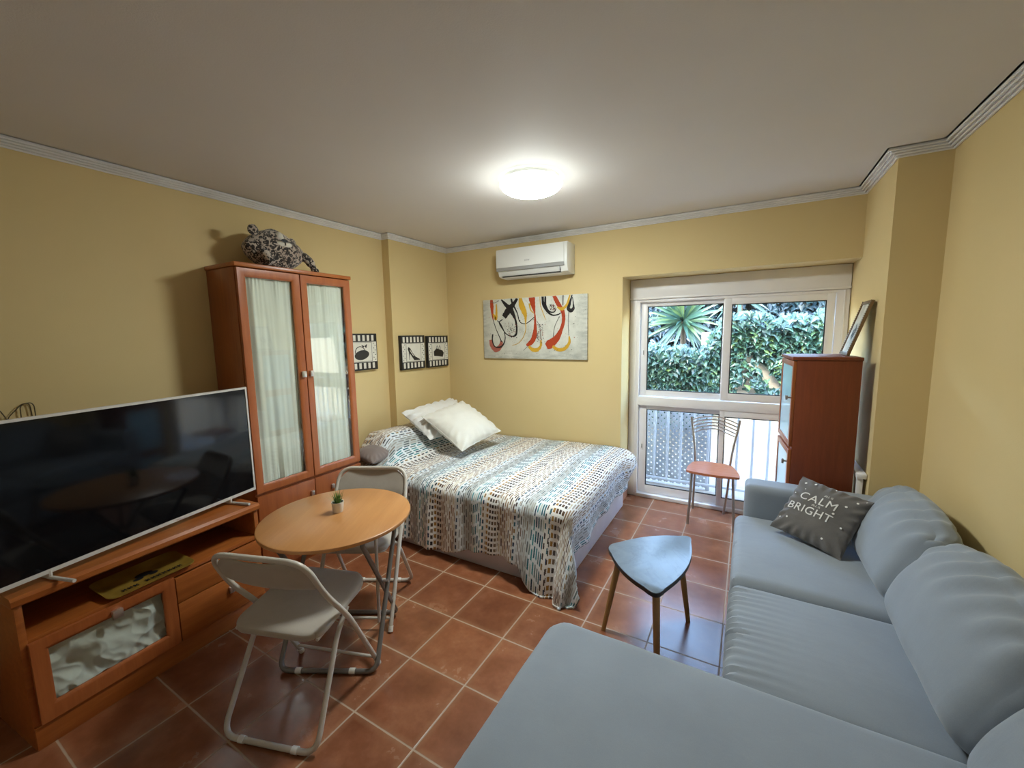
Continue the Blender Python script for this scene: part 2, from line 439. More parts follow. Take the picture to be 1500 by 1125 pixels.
def obj(name, b, mats, parent=None, smooth=True, world=False, xf=None, recalc=True, label=None):
    me = bpy.data.meshes.new(name)
    if recalc: bmesh.ops.recalc_face_normals(b, faces=b.faces[:])
    if xf is not None: b.transform(xf)
    if world and parent is not None: b.transform(wmat(parent).inverted())
    b.to_mesh(me); b.free()
    for m in (mats if isinstance(mats, (list, tuple)) else [mats]): me.materials.append(m)
    if smooth:
        me.polygons.foreach_set('use_smooth', [True] * len(me.polygons))
        try: me.set_sharp_from_angle(angle=math.radians(38))
        except Exception: pass
    o = bpy.data.objects.new(name, me); COL.objects.link(o)
    if parent is not None:
        o.parent = parent; WM[o.name] = wmat(parent)
    else: WM[o.name] = Matrix.Identity(4)
    if label: o['label'] = label
    return o
def tag(o, label, cat, group=None, kind=None):
    o['label'] = label; o['category'] = cat
    if group: o['group'] = group
    if kind: o['kind'] = kind
    return o
def thing(name, label, cat, loc=(0, 0, 0), rotz=0, group=None, kind=None, rot=None):
    o = bpy.data.objects.new(name, None); COL.objects.link(o); o.empty_display_size = .1
    o.location = loc; o.rotation_euler = rot or (0, 0, rotz)
    WM[o.name] = Matrix.Translation(loc) @ Euler(rot or (0, 0, rotz)).to_matrix().to_4x4()
    return tag(o, label, cat, group, kind)
def local_mesh(o, M):
    """give a single-mesh thing its own origin: mesh is in world coords, origin moved to M"""
    o.data.transform(M.inverted()); o.matrix_world = M; return o
def struct(name, b, m, label, cat, smooth=False):
    o = obj(name, b, m, smooth=smooth); tag(o, label, cat, kind='structure'); return o
def basis(o, X, Y, Z): return Matrix(((X.x, Y.x, Z.x, o.x), (X.y, Y.y, Z.y, o.y), (X.z, Y.z, Z.z, o.z), (0, 0, 0, 1)))

# ------------------------------------------------------------------ room shell
XP, XR, YP, YB, YW, YJ, XJ = 3.659, 3.875, 3.022, 3.678, 3.965, 2.841, .087
XO, HO, HC, HW = 2.034, 2.073, 2.525, 2.487
YF = -.95
b = BM(); box(b, -.15, 4.05, YF - .12, 4.03, -.12, 0); struct('floor', b, M_floor, 'terracotta square tiled floor with pale grout', 'floor')
b = BM(); box(b, -.15, 4.05, YF - .12, 4.03, HC, HC + .3); struct('ceiling', b, M_ceil, 'plain pale grey ceiling over the whole room', 'ceiling')
b = BM(); prism(b, [(-.15, YF), (0, YF), (0, YJ), (XJ, YJ), (XJ, YB + .05), (-.15, YB + .05)], 0, HC)
struct('wall_left', b, M_wall, 'yellow left wall with a shallow step near the far corner', 'wall')
b = BM(); box(b, XJ, XO, YB, 4.03, 0, HC); box(b, XO, XP, YB, 4.03, HO, HC)
struct('wall_back', b, M_wall, 'yellow far wall with the balcony window opening', 'wall')
b = BM(); prism(b, [(XR, YF), (4.05, YF), (4.05, 4.03), (XP, 4.03), (XP, YP), (XR, YP)], 0, HC)
struct('wall_right', b, M_wall, 'yellow right wall ending in a projecting corner pillar', 'wall')
b = BM(); box(b, -.15, 4.05, YF - .12, YF, 0, HC); struct('wall_front', b, plain('white_bounce_paint', (.80, .78, .74), .7), 'unseen white wall set close behind the viewer to bounce light', 'wall')  # unseen wall made white and moved close to bounce light into the room
# cornice: stepped profile swept round the room with mitres
path = [(0, YF), (0, YJ), (XJ, YJ), (XJ, YB), (XP, YB), (XP, YP), (XR, YP), (XR, YF)]
prof = []
for k in range(4):
    a = k / 4; c = (k + 1) / 4
    D0, Z0 = .055 * a, HW + .038 * a; D1, Z1 = .055 * c, HW + .038 * c
    def bp(t, o): return (D0 + (D1 - D0) * t + .57 * o, Z0 + (Z1 - Z0) * t - .82 * o)
    prof += [bp(.08, .007), bp(.20, .010), bp(.48, .010), bp(.60, .007), bp(.66, -.003), bp(.96, -.003)]
prof = [(0, HW - .004), (.002, HW - .005)] + prof + [(.060, HC), (0, HC)]
b = BM(); rings = []; N = len(path)
for i, p in enumerate(path):
    p = V(p); a = V(path[i - 1]); c = V(path[(i + 1) % N])
    d1 = (p - a).normalized(); d2 = (c - p).normalized()
    n1 = V((d1.y, -d1.x)); n2 = V((d2.y, -d2.x)); m = (n1 + n2); m /= (1 + n1.dot(n2))
    rings.append([b.verts.new((p.x + m.x * d, p.y + m.y * d, z)) for d, z in prof])
for i in range(N):
    A, B_ = rings[i], rings[(i + 1) % N]
    for k in range(len(prof) - 1): b.faces.new((A[k], A[k + 1], B_[k + 1], B_[k]))
struct('trim_1', b, M_cornice, 'white ribbed plaster cornice running round the ceiling', 'cornice')
M_skirt = plain('terracotta_skirting', (.42, .19, .11), .35)
for nm, q in (('baseboard_back', (XJ, XO + .012, YB - .012, YB)), ('baseboard_recess', (XO, XO + .012, YB, 3.925)),
              ('baseboard_left', (0, .012, YF, YJ)), ('baseboard_right', (XR - .012, XR, YF, YP))):
    b = BM(); box(b, *q, 0, .075, .002)
    struct(nm, b, M_skirt, {'baseboard_back': 'terracotta skirting tile along the far wall behind the bed', 'baseboard_recess': 'terracotta skirting tile in the window reveal',
        'baseboard_left': 'terracotta skirting along the left wall', 'baseboard_right': 'terracotta skirting along the right wall'}[nm], 'skirting')

# ------------------------------------------------------------------ window
win = thing('window_1', 'white aluminium balcony window of four sliding panes with roller shutter box', 'window', (2.84, 3.98, 0), kind='structure')
b = BM(); box(b, XO + .002, XP - .004, 3.945, 4.03, 1.888, HO - .003, .004); box(b, XO + .002, XP - .004, 3.937, 3.95, 1.888, 1.905, .002)
obj('shutter_box', b, M_white_plastic, win, world=True)
b = BM()
for q in ((XO + .002, 2.125, 0.0, 1.886), (3.575, XP - .004, 0.0, 1.886)): box(b, q[0], q[1], 3.955, 4.03, q[2] + .001, q[3], .003)
box(b, 2.12, 3.58, 3.955, 4.03, 1.862, 1.886, .003); box(b, 2.12, 3.58, 3.950, 4.03, .905, .985, .004); box(b, 2.12, 3.58, 3.945, 4.03, .001, .035, .004)
box(b, 2.09, 2.10, 3.950, 3.956, .03, 1.88, .001); box(b, 3.62, 3.63, 3.950, 3.956, .03, 1.88, .001)
obj('outer_frame', b, M_white_plastic, win, world=True)
def sash(x0, x1, z0, z1, gx0, gx1, gz0, gz1, y0, y1, latch=None, low=False):
    b = BM()
    box(b, x0, gx0, y0, y1, z0, z1, .004); box(b, gx1, x1, y0, y1, z0, z1, .004)
    box(b, gx0 - .003, gx1 + .003, y0, y1, z0, gz0, .003); box(b, gx0 - .003, gx1 + .003, y0, y1, gz1, z1, .003)
    s = obj('sash', b, M_white_plastic, win, world=True)
    b = BM(); ym = (y0 + y1) / 2
    w = .012
    for q in ((gx0 - .001, gx0 + w * .6, gz0, gz1), (gx1 - w * .6, gx1 + .001, gz0, gz1), (gx0, gx1, gz0 - .001, gz0 + w * .6), (gx0, gx1, gz1 - w * .6, gz1 + .001)):
        box(b, q[0], q[1], y0 + .003, ym + .004, q[2], q[3])
    obj('seal', b, M_black2, s, world=True, smooth=False, label='black rubber glazing seal')
    b = BM(); box(b, gx0, gx1, ym - .002, ym + .002, gz0, gz1)
    obj('pane', b, M_glass, s, world=True, smooth=False)
    if latch:
        b = BM(); box(b, latch[0] - .010, latch[0] + .010, y0 - .004, y0 + .002, latch[1] - .04, latch[1] + .04, .003)
        box(b, latch[0] - .005, latch[0] + .005, y0 - .006, y0 - .003, latch[1] - .02, latch[1] + .02, .001, mi=1)
        obj('latch', b, [M_white_plastic, M_grey_band], s, world=True)
sash(2.128, 2.86, .99, 1.862, 2.188, 2.815, 1.045, 1.826, 3.992, 4.018, (2.158, 1.40))
sash(2.822, 3.572, .99, 1.862, 2.880, 3.518, 1.055, 1.812, 3.960, 3.986, (3.545, 1.20))
sash(2.128, 2.86, .04, .905, 2.196, 2.82, .112, .862, 3.992, 4.018, (2.160, .50))
sash(2.822, 3.572, .04, .905, 2.862, 3.518, .112, .850, 3.960, 3.986)

# ------------------------------------------------------------------ outside
b = BM(); box(b, -6, 10, 4.03, 9.5, -.16, -.03); struct('ground', b, M_terr, 'pale terrace paving outside the window', 'ground')
gw = BM(); box(gw, -4, 2.5, 5.66, 5.78, -.03, 1.22); box(gw, 2.5, 9, 5.66, 5.78, -.03, 1.58); o = obj('garden_wall', gw, M_cream_wall, smooth=False)
tag(o, 'cream rendered garden wall overgrown with ivy beyond the window', 'garden wall', kind='structure')
rl = thing('railing', 'white vertical bar railing outside the lower window panes', 'railing', (2.8, 4.45, -.03))
b = BM(); box(b, 1.2, 4.6, 4.435, 4.465, .93, .97, .004); box(b, 1.2, 4.6, 4.44, 4.46, .03, .055, .003)
obj('rail', b, M_rail, rl, world=True)
for i in range(25):
    b = BM(); x = 1.30 + i * .128; box(b, x - .011, x + .011, 4.441, 4.459, .05, .935, .002)
    obj('bar', b, M_rail, rl, world=True, smooth=False)
for x in (1.215, 4.585):
    b = BM(); box(b, x - .02, x + .02, 4.43, 4.47, -.03, .97, .003); obj('post', b, M_rail, rl, world=True, smooth=False)
# diamond lattice panel behind the bars
b = BM(); X0, X1, Z0, Z1 = 1.75, 2.70, -.0, .90; st = .062
for s in (1, -1):
    k = -40
    while k < 60:
        # line x = x0 + t , z = z0 + s*t
        c0 = k * st
        pts = []
        # clip line z = s*(x-X0)+c0 inside the rectangle
        xs = []
        for zz in (Z0, Z1): xs.append((zz - c0) / s + X0)
        xa, xb = max(X0, min(xs)), min(X1, max(xs))
        if xb - xa > .01:
            A = V((xa, 0, s * (xa - X0) + c0)); B_ = V((xb, 0, s * (xb - X0) + c0)); d = (B_ - A).normalized(); w = V((-d.z, 0, d.x)) * .0148
            y = 4.50 if s == 1 else 4.504
            q = [A + w, B_ + w, B_ - w, A - w]
            lo = [b.verts.new((p.x, y, p.z)) for p in q]; hi = [b.verts.new((p.x, y + .005, p.z)) for p in q]
            b.faces.new(lo); b.faces.new(hi[::-1])
            for i in range(4): b.faces.new((lo[i], hi[i], hi[(i + 1) % 4], lo[(i + 1) % 4]))
        k += 1
la = obj('lattice_screen', b, M_lattice, smooth=False)
tag(la, 'white diamond lattice screen fixed behind the railing outside', 'lattice')
for q in ((X1 - .005, X1 + .03), (X0 - .03, X0 + .005)):
    b = BM(); box(b, q[0], q[1], 4.495, 4.515, -.03, .92, .002); obj('border', b, M_lattice, la, smooth=False)

def leaf(b, c, size, nrm, up, shape='ivy', mi=0):
    z = nrm.normalized(); x = up.cross(z)
    if x.length < 1e-4: x = V((1, 0, 0)).cross(z)
    x.normalize(); y = z.cross(x)
    if shape == 'ivy':
        P = [(0, -.1, 0), (.42, -.32, -.06), (.5, .02, .0), (.30, .22, .05), (0, .75, -.08), (-.30, .22, .05), (-.5, .02, 0), (-.42, -.32, -.06)]
    vs = [b.verts.new(c + x * p[0] * size + y * p[1] * size + z * p[2] * size) for p in P]
    b.faces.new((vs[0], vs[1], vs[2], vs[3], vs[4])).material_index = mi; b.faces.new((vs[0], vs[4], vs[5], vs[6], vs[7])).material_index = mi
def crest(x):
    t = max(0, min(1, (x - 2.42) / .42)); t = t * t * (3 - 2 * t)
    return 1.36 + .38 * t + .035 * sin(x * 7) + .02 * sin(x * 17)
b = BM()
rr = random.Random(3)
cnt = 0
for i in range(11500):
    x = rr.uniform(.6, 5.0); t = rr.random() ** 1.25
    top = crest(x) + rr.uniform(-.03, .05)
    depth = 1.0 if x < 2.9 else .88 + .25 * noise.noise(V((x * 3.1, 0, 0)))
    z = top - t * depth
    hole = x > 2.8 and t > .50 and noise.noise(V((x * 6.5, z * 5.0, 1.7))) < .10
    if hole and rr.random() < .955: continue
    thick = .10 + .16 * max(0, 1 - t * 2.2) 
    y = 5.66 - rr.uniform(.0, 1) ** .7 * thick - .01
    if t < .12: y = rr.uniform(5.40, 5.95)
    nrm = V((rr.gauss(0, .5), -1.0 + rr.gauss(0, .25), .75 + rr.gauss(0, .45)))
    leaf(b, V((x, y, z)), rr.uniform(.055, .10), nrm, V((rr.gauss(0, .5), 0, -1)))
o = obj('ivy', b, M_ivy, smooth=False, recalc=False)
tag(o, 'green ivy foliage spilling over the garden wall outside the window', 'ivy', kind='stuff')
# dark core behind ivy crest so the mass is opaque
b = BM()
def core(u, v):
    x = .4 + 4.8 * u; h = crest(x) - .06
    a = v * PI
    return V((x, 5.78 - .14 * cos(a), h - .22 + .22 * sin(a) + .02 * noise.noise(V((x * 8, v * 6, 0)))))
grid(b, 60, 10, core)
o = obj('ivy_core', b, M_earth, smooth=True); tag(o, 'dark sheet added as stems inside the ivy on the wall top', 'backing', kind='stuff')
# shaded hedge further back
b = BM()
def hb(u, v):
    x = -4 + 13 * u; z = -.1 + 2.8 * v
    return V((x, 7.6 + .35 * noise.noise(V((x * .9, z * 1.1, 3))) - .2 * v, z))
grid(b, 70, 30, hb)
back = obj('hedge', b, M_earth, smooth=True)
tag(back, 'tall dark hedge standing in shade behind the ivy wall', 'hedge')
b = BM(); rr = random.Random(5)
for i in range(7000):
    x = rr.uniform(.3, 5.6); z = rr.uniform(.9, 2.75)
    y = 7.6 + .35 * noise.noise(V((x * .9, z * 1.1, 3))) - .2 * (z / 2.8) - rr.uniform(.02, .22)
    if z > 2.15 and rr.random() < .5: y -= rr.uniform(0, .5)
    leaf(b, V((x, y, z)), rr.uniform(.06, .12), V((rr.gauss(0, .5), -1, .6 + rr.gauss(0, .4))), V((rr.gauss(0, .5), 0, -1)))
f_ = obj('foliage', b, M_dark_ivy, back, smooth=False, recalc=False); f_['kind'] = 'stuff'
b = BM(); box(b, -4, 9, 5.80, 7.5, -.03, .75); o = obj('planting_bed', b, M_earth, smooth=False); tag(o, 'dark soil bed behind the garden wall', 'planting bed', kind='structure')
def yucca(cx, cy, cz, L, n, label, seed):
    r_ = random.Random(seed)
    t = thing('yucca', label, 'yucca plant', (cx, cy, .75))
    b = BM(); tube(b, [(cx, cy, .74), (cx + .02, cy + .02, 1.2), (cx, cy, cz)], [.05, .045, .03], 10); obj('trunk', b, M_bark, t, world=True)
    b = BM()
    for i in range(n):
        th = 2 * PI * i / n * 2.618 + r_.uniform(-.2, .2); el = r_.uniform(-.9, 1.15)
        d = V((cos(th) * cos(el) * 1.0, -abs(sin(th)) * cos(el) * .75 - .12, sin(el) + .05)).normalized()
        l = L * r_.uniform(.75, 1.1); side = d.cross(V((0, -1, .3))).normalized(); up = side.cross(d).normalized()
        w = L * .038; prev = None; droop = r_.uniform(.05, .3)
        for k in range(7):
            s = k / 6; p = V((cx, cy, cz)) + d * (l * s) + V((0, 0, -droop * l * s * s))
            ww = w * (.55 + 1.2 * s if s < .45 else 1.09 * (1 - (s - .45) / .55)) + .0015
            cur = [b.verts.new(p + side * ww), b.verts.new(p - up * ww * .25), b.verts.new(p - side * ww)]
            if prev:
                b.faces.new((prev[0], prev[1], cur[1], cur[0])); b.faces.new((prev[1], prev[2], cur[2], cur[1]))
            prev = cur
    obj('leaves', b, M_yucca, t, world=True, recalc=False)
yucca(2.20, 6.25, 1.74, .56, 74, 'large green yucca with spiky leaves seen through the upper left pane', 1)
yucca(2.88, 6.7, 2.08, .5, 30, 'smaller yucca partly hidden behind the window mullion', 2)

# ------------------------------------------------------------------ ceiling lamp
lm = thing('ceiling_lamp', 'round lit opal glass ceiling lamp with thin metal rim', 'ceiling lamp', (1.83, 2.33, HC))
b = BM(); lathe(b, [(0, 0), (.172, 0), (.172, -.018), (.165, -.026), (0, -.026)]); obj('rim', b, M_silver, lm)
b = BM(); pr_ = [(.186, -.028), (.190, -.033)]
for k in range(1, 13):
    a = k / 12 * PI / 2; pr_.append((.188 * cos(a), -.035 - .066 * sin(a)))
pr_[-1] = (0, pr_[-1][1])
lathe(b, pr_); obj('lamp_shade', b, M_lamp, lm)

# ------------------------------------------------------------------ air conditioner
ac = thing('air_conditioner', 'white wall-mounted air conditioner with grey band above the painting', 'air conditioner', (1.22, YB - .002, 2.14))
AX0, AX1 = -.355, .375  # local x, y negative into the room
b = BM(); prism(b, [(-.003, -.005), (-.003, .262), (-.175, .262), (-.193, .24), (-.195, .07), (-.165, .008), (-.12, -.005)], AX0 + .006, AX1 - .004, 'yz', bev=.004)
obj('body', b, M_white_gloss, ac)
b = BM(); prism(b, [(-.190, .085), (-.190, .255), (-.202, .255), (-.209, .24), (-.209, .085)], AX0, AX1 - .03, 'yz', bev=.003); pf = obj('front_panel', b, M_white_gloss, ac)
b = BM(); prism(b, [(-.190, .055), (-.190, .084), (-.2085, .084), (-.205, .055)], AX0, AX1 - .03, 'yz', bev=.002); obj('band', b, M_grey_band, ac, label='grey plastic band')
b = BM(); prism(b, [(-.145, -.004), (-.192, .046), (-.197, .044), (-.150, -.008)], AX0 + .045, AX1 - .075, 'yz', bev=.001); obj('louvre', b, M_white_gloss, ac)
b = BM(); box(b, AX0 + .045, AX1 - .075, -.172, -.15, .0, .009); box(b, AX1 - .075, AX1 - .072, -.19, -.17, .01, .05); obj('gap_shade', b, M_gap_shade, ac, smooth=False)  # dark strips stand in for the shade in the slots round the louvre
def text_obj(name, s, size, parent, M, mat, extrude=.0006, fn=None, spacing=1, sx=1):
    cu = bpy.data.curves.new('tmp_text', 'FONT'); cu.body = s; cu.size = size; cu.align_x = 'CENTER'; cu.extrude = extrude; cu.space_character = spacing; cu.resolution_u = 3
    to = bpy.data.objects.new('tmp_text', cu); COL.objects.link(to)
    dg = bpy.context.evaluated_depsgraph_get(); me = bpy.data.meshes.new_from_object(to.evaluated_get(dg))
    bpy.data.objects.remove(to); bpy.data.curves.remove(cu)
    b = BM(); b.from_mesh(me); bpy.data.meshes.remove(me)
    if fn:
        bmesh.ops.triangulate(b, faces=b.faces[:])
        bmesh.ops.subdivide_edges(b, edges=[e for e in b.edges if e.calc_length() > size * .15], cuts=1)
        for v in b.verts: v.co = fn(v.co)
    else:
        for v in b.verts: v.co.x *= sx
    return obj(name, b, mat, parent, smooth=False, xf=M)
text_obj('lettering', 'HTW', .022, ac, Matrix.Translation((-.02, -.2098, .125)) @ Matrix.Rotation(PI / 2, 4, 'X'), M_grey_band)

# ------------------------------------------------------------------ painting (abstract drips)
PX0, PX1, PZ0, PZ1 = .580, 1.722, 1.345, 1.95
pt = thing('painting', 'wide abstract canvas with red, yellow and black drips on pale ground', 'painting', (PX0, YB - .001, PZ0))
W_, H_ = PX1 - PX0, PZ1 - PZ0
b = BM(); box(b, 0, W_, -.026, 0, 0, H_, .002); obj('canvas', b, M_canvas, pt)
def ribbon(b, pts, ws, y, mi, n=10):
    """flat painted stroke in the x-z plane of the painting; pts in 0..1500 x 0..973 crop pixels"""
    def mp(p):
        px, py = p; # crop quad corners -> canvas
        t = (px - 62) / (1455 - 62); top = 118 + (48 - 118) * t; bot = 900 + (932 - 900) * t
        return V((t * W_, 0, (1 - (py - top) / (bot - top)) * H_))
    P = [mp(p) for p in pts]; P = smooth_path(P, n)
    if isinstance(ws, (int, float)): ws = [ws] * len(pts)
    rows = []
    for i, p in enumerate(P):
        a = P[max(0, i - 1)]; c = P[min(len(P) - 1, i + 1)]; d = (c - a).normalized(); nn = V((-d.z, 0, d.x))
        s = i / (len(P) - 1) * (len(ws) - 1); k = min(int(s), len(ws) - 2); w = ws[k] + (ws[k + 1] - ws[k]) * (s - k)
        w *= .00096 / 2 * (1 + .18 * noise.noise(p * 60))
        e = [p + nn * w, p - nn * w]
        for q in e: q.x = max(.002, min(W_ - .002, q.x)); q.z = max(.002, min(H_ - .002, q.z)); q.y = y
        rows.append([b.verts.new(q) for q in e])
    for A, B_ in zip(rows, rows[1:]):
        try: b.faces.new((A[0], B_[0], B_[1], A[1])).material_index = mi
        except ValueError: pass
b = BM(); yy = -.0268
RD, YE, BK, PK, TH = 0, 1, 2, 3, 4
strokes = [
 (RD, [(190, 105), (195, 200), (200, 300), (210, 380)], [34, 44, 26, 12]), (YE, [(262, 170), (262, 280), (250, 370), (215, 300)], [14, 26, 34, 18]),
 (PK, [(165, 650), (180, 730), (245, 785), (310, 740), (330, 670)], [34, 40, 60, 46, 34]), (BK, [(200, 575), (192, 640), (205, 710), (245, 750), (330, 740), (378, 660), (375, 560), (320, 440), (270, 390)], [20, 16, 14, 12, 18, 12, 10, 12, 8]),
 (BK, [(210, 380), (250, 500), (290, 590), (330, 680)], [8, 7, 8, 14]), (BK, [(335, 110), (400, 180), (470, 250), (530, 370), (550, 480), (540, 580), (490, 605), (410, 580), (350, 510), (300, 420), (350, 375)], [14, 40, 60, 22, 20, 22, 14, 10, 10, 12, 10]),
 (BK, [(565, 95), (520, 160), (440, 250), (370, 345)], [22, 40, 70, 60]), (BK, [(478, 95), (495, 160), (560, 290), (590, 400), (640, 435), (700, 425), (800, 345)], [18, 22, 12, 10, 8, 8, 8]),
 (YE, [(605, 85), (620, 180), (655, 270), (675, 340), (675, 420)], [30, 66, 56, 34, 14]), (YE, [(675, 420), (675, 520), (640, 620), (570, 700), (480, 730)], [12, 8, 7, 6, 4]),
 (RD, [(760, 80), (775, 170), (800, 300), (805, 430), (800, 560), (770, 660), (700, 730)], [70, 56, 14, 26, 50, 56, 40]), (RD, [(700, 715), (690, 740)], [44, 10]),
 (YE, [(730, 165), (745, 250), (790, 300)], [22, 12, 8]), (YE, [(715, 745), (770, 790), (830, 790), (875, 740), (880, 660)], [24, 42, 40, 26, 20]),
 (BK, [(905, 70), (915, 180), (960, 270), (1030, 325), (1100, 320), (1140, 295)], [24, 30, 20, 14, 12, 8]), (BK, [(940, 70), (945, 200), (990, 275), (1050, 285), (1080, 240)], [18, 24, 14, 10, 8]),
 (RD, [(1050, 65), (1100, 170), (1160, 280), (1170, 400), (1140, 520), (1080, 640), (990, 720), (950, 745)], [36, 44, 40, 34, 36, 66, 90, 60]),
 (YE, [(1250, 55), (1210, 190), (1150, 245), (1090, 220)], [14, 24, 34, 10]), (TH, [(1165, 60), (1162, 200)], [14, 12]),
 (BK, [(1275, 60), (1245, 180), (1230, 240), (1260, 270), (1290, 240), (1290, 180), (1280, 90)], [10, 26, 34, 40, 26, 12, 6]),
 (TH, [(1235, 280), (1228, 420), (1235, 600)], [6, 6, 6]), (YE, [(1240, 610), (1240, 700), (1180, 780), (1100, 790), (1030, 745)], [14, 28, 36, 36, 28]),
 (TH, [(1120, 340), (1060, 480), (1040, 620)], [6, 6, 8]), (YE, [(870, 80), (880, 200), (920, 320), (945, 390)], [6, 8, 8, 4]), (TH, [(830, 400), (870, 500), (880, 650)], [5, 6, 10]),
 (TH, [(180, 140), (240, 155), (300, 120)], [5, 5, 5]), (TH, [(700, 745), (640, 800)], [5, 4]),
]
for i, (mi, pts, ws) in enumerate(strokes): ribbon(b, pts, ws, yy - .00012 * (i + 1), mi)
rr = random.Random(11)
for i in range(210):
    px, py = rr.choice([(rr.uniform(400, 560), rr.uniform(420, 620)), (rr.uniform(820, 910), rr.uniform(440, 700)), (rr.uniform(150, 1400), rr.uniform(120, 850)), (rr.uniform(1000, 1070), rr.uniform(180, 260))])
    a = rr.uniform(0, PI); l = rr.uniform(4, 12)
    ribbon(b, [(px, py), (px + l * cos(a), py + l * sin(a))], [rr.uniform(5, 12), rr.uniform(3, 8)], yy - .0045, rr.choice([BK, BK, PK, TH]), 2)
obj('paint_strokes', b, [M_red, M_yel, M_black, M_pink, M_inkline], pt, smooth=False, recalc=False)

# ------------------------------------------------------------------ three small fashion prints
def disc2(cx, cz, rx, rz, n=18, rot=0):
    return [(cx + rx * cos(2 * PI * k / n) * cos(rot) - rz * sin(2 * PI * k / n) * sin(rot), cz + rx * cos(2 * PI * k / n) * sin(rot) + rz * sin(2 * PI * k / n) * cos(rot)) for k in range(n)]
def flatpoly(b, pts, x, mi, W=.24, H=.335):
    vs = [b.verts.new((x, p[0] * W, p[1] * H)) for p in pts]; b.faces.new(vs).material_index = mi
def print_pic(x, y0, z0, W, H, motif, label):
    t = thing('framed_print', label, 'picture', (x, y0, z0), group='three square black and white fashion prints')
    D = .036
    b = BM(); box(b, 0, D, 0, W, 0, H, .004); obj('board', b, M_black, t)
    b = BM(); fx = D + .0006
    def rect(a0, a1, c0, c1, mi, dx=0): flatpoly(b, [(a0, c0), (a1, c0), (a1, c1), (a0, c1)], fx + dx, mi, W, H)
    for k in range(6):
        a = .07 + k * .148
        rect(a, a + .078, .80, .955, 0); rect(a, a + .078, .045, .20, 0)
    rect(.03, .97, .225, .775, 0)
    rect(.185, .815, .235, .765, 2, .0004); rect(.20, .80, .245, .755, 0, .0008)
    for k in range(4):
        for a in (.075, .13, .87, .925):
            z = .28 + k * .13 + (.06 if a in (.13, .87) else 0)
            flatpoly(b, disc2(a, z, .018, .013, 8), fx + .0008, 1, W, H)
    dx = fx + .0014
    if motif == 'round_bag':
        flatpoly(b, disc2(.47, .42, .24, .13, 20, .15), dx, 1, W, H)
        for k in range(14):
            a = PI * k / 13; c = PI * (k + 1) / 13
            flatpoly(b, [(.42 + .17 * cos(a), .5 + .16 * sin(a)), (.42 + .17 * cos(c), .5 + .16 * sin(c)), (.42 + .145 * cos(c), .5 + .14 * sin(c)), (.42 + .145 * cos(a), .5 + .14 * sin(a))], dx + .0003, 1, W, H)
        flatpoly(b, [(.56, .66), (.66, .72), (.62, .60)], dx + .0004, 1, W, H); flatpoly(b, [(.56, .66), (.46, .70), (.52, .61)], dx + .0004, 1, W, H)
    elif motif == 'shoe':
        flatpoly(b, [(.25, .60), (.28, .67), (.36, .62), (.44, .50), (.55, .38), (.76, .285), (.74, .265), (.50, .27), (.38, .42), (.28, .53)], dx, 1, W, H)
        flatpoly(b, [(.29, .54), (.33, .52), (.325, .28), (.305, .28)], dx, 1, W, H)
        flatpoly(b, [(.345, .585), (.45, .455), (.50, .40), (.47, .40), (.42, .45), (.34, .555)], dx + .0004, 0, W, H)
    else:
        flatpoly(b, [(.28, .36), (.27, .50), (.40, .60), (.70, .52), (.76, .44), (.70, .31), (.50, .34)], dx, 1, W, H)
        for s_ in (.38, .50):
            flatpoly(b, [(s_, .57), (s_ + .02, .64), (s_ + .06, .70), (s_ + .09, .64), (s_ + .10, .56), (s_ + .08, .56), (s_ + .07, .63), (s_ + .055, .67), (s_ + .035, .63), (s_ + .02, .57)], dx + .0003, 1, W, H)
    obj('printed_design', b, [M_paper, M_black, M_inkline], t, smooth=False, recalc=False)
print_pic(.0005, 2.352, 1.293, .336, .327, 'round_bag', 'black and white print of a round handbag on the wall beside the wardrobe')
print_pic(XJ + .0005, 2.905, 1.262, .335, .335, 'shoe', 'black and white print of a high heeled shoe above the bed')
print_pic(XJ + .0005, 3.282, 1.258, .335, .332, 'square_bag', 'black and white print of a square handbag nearest the far corner')

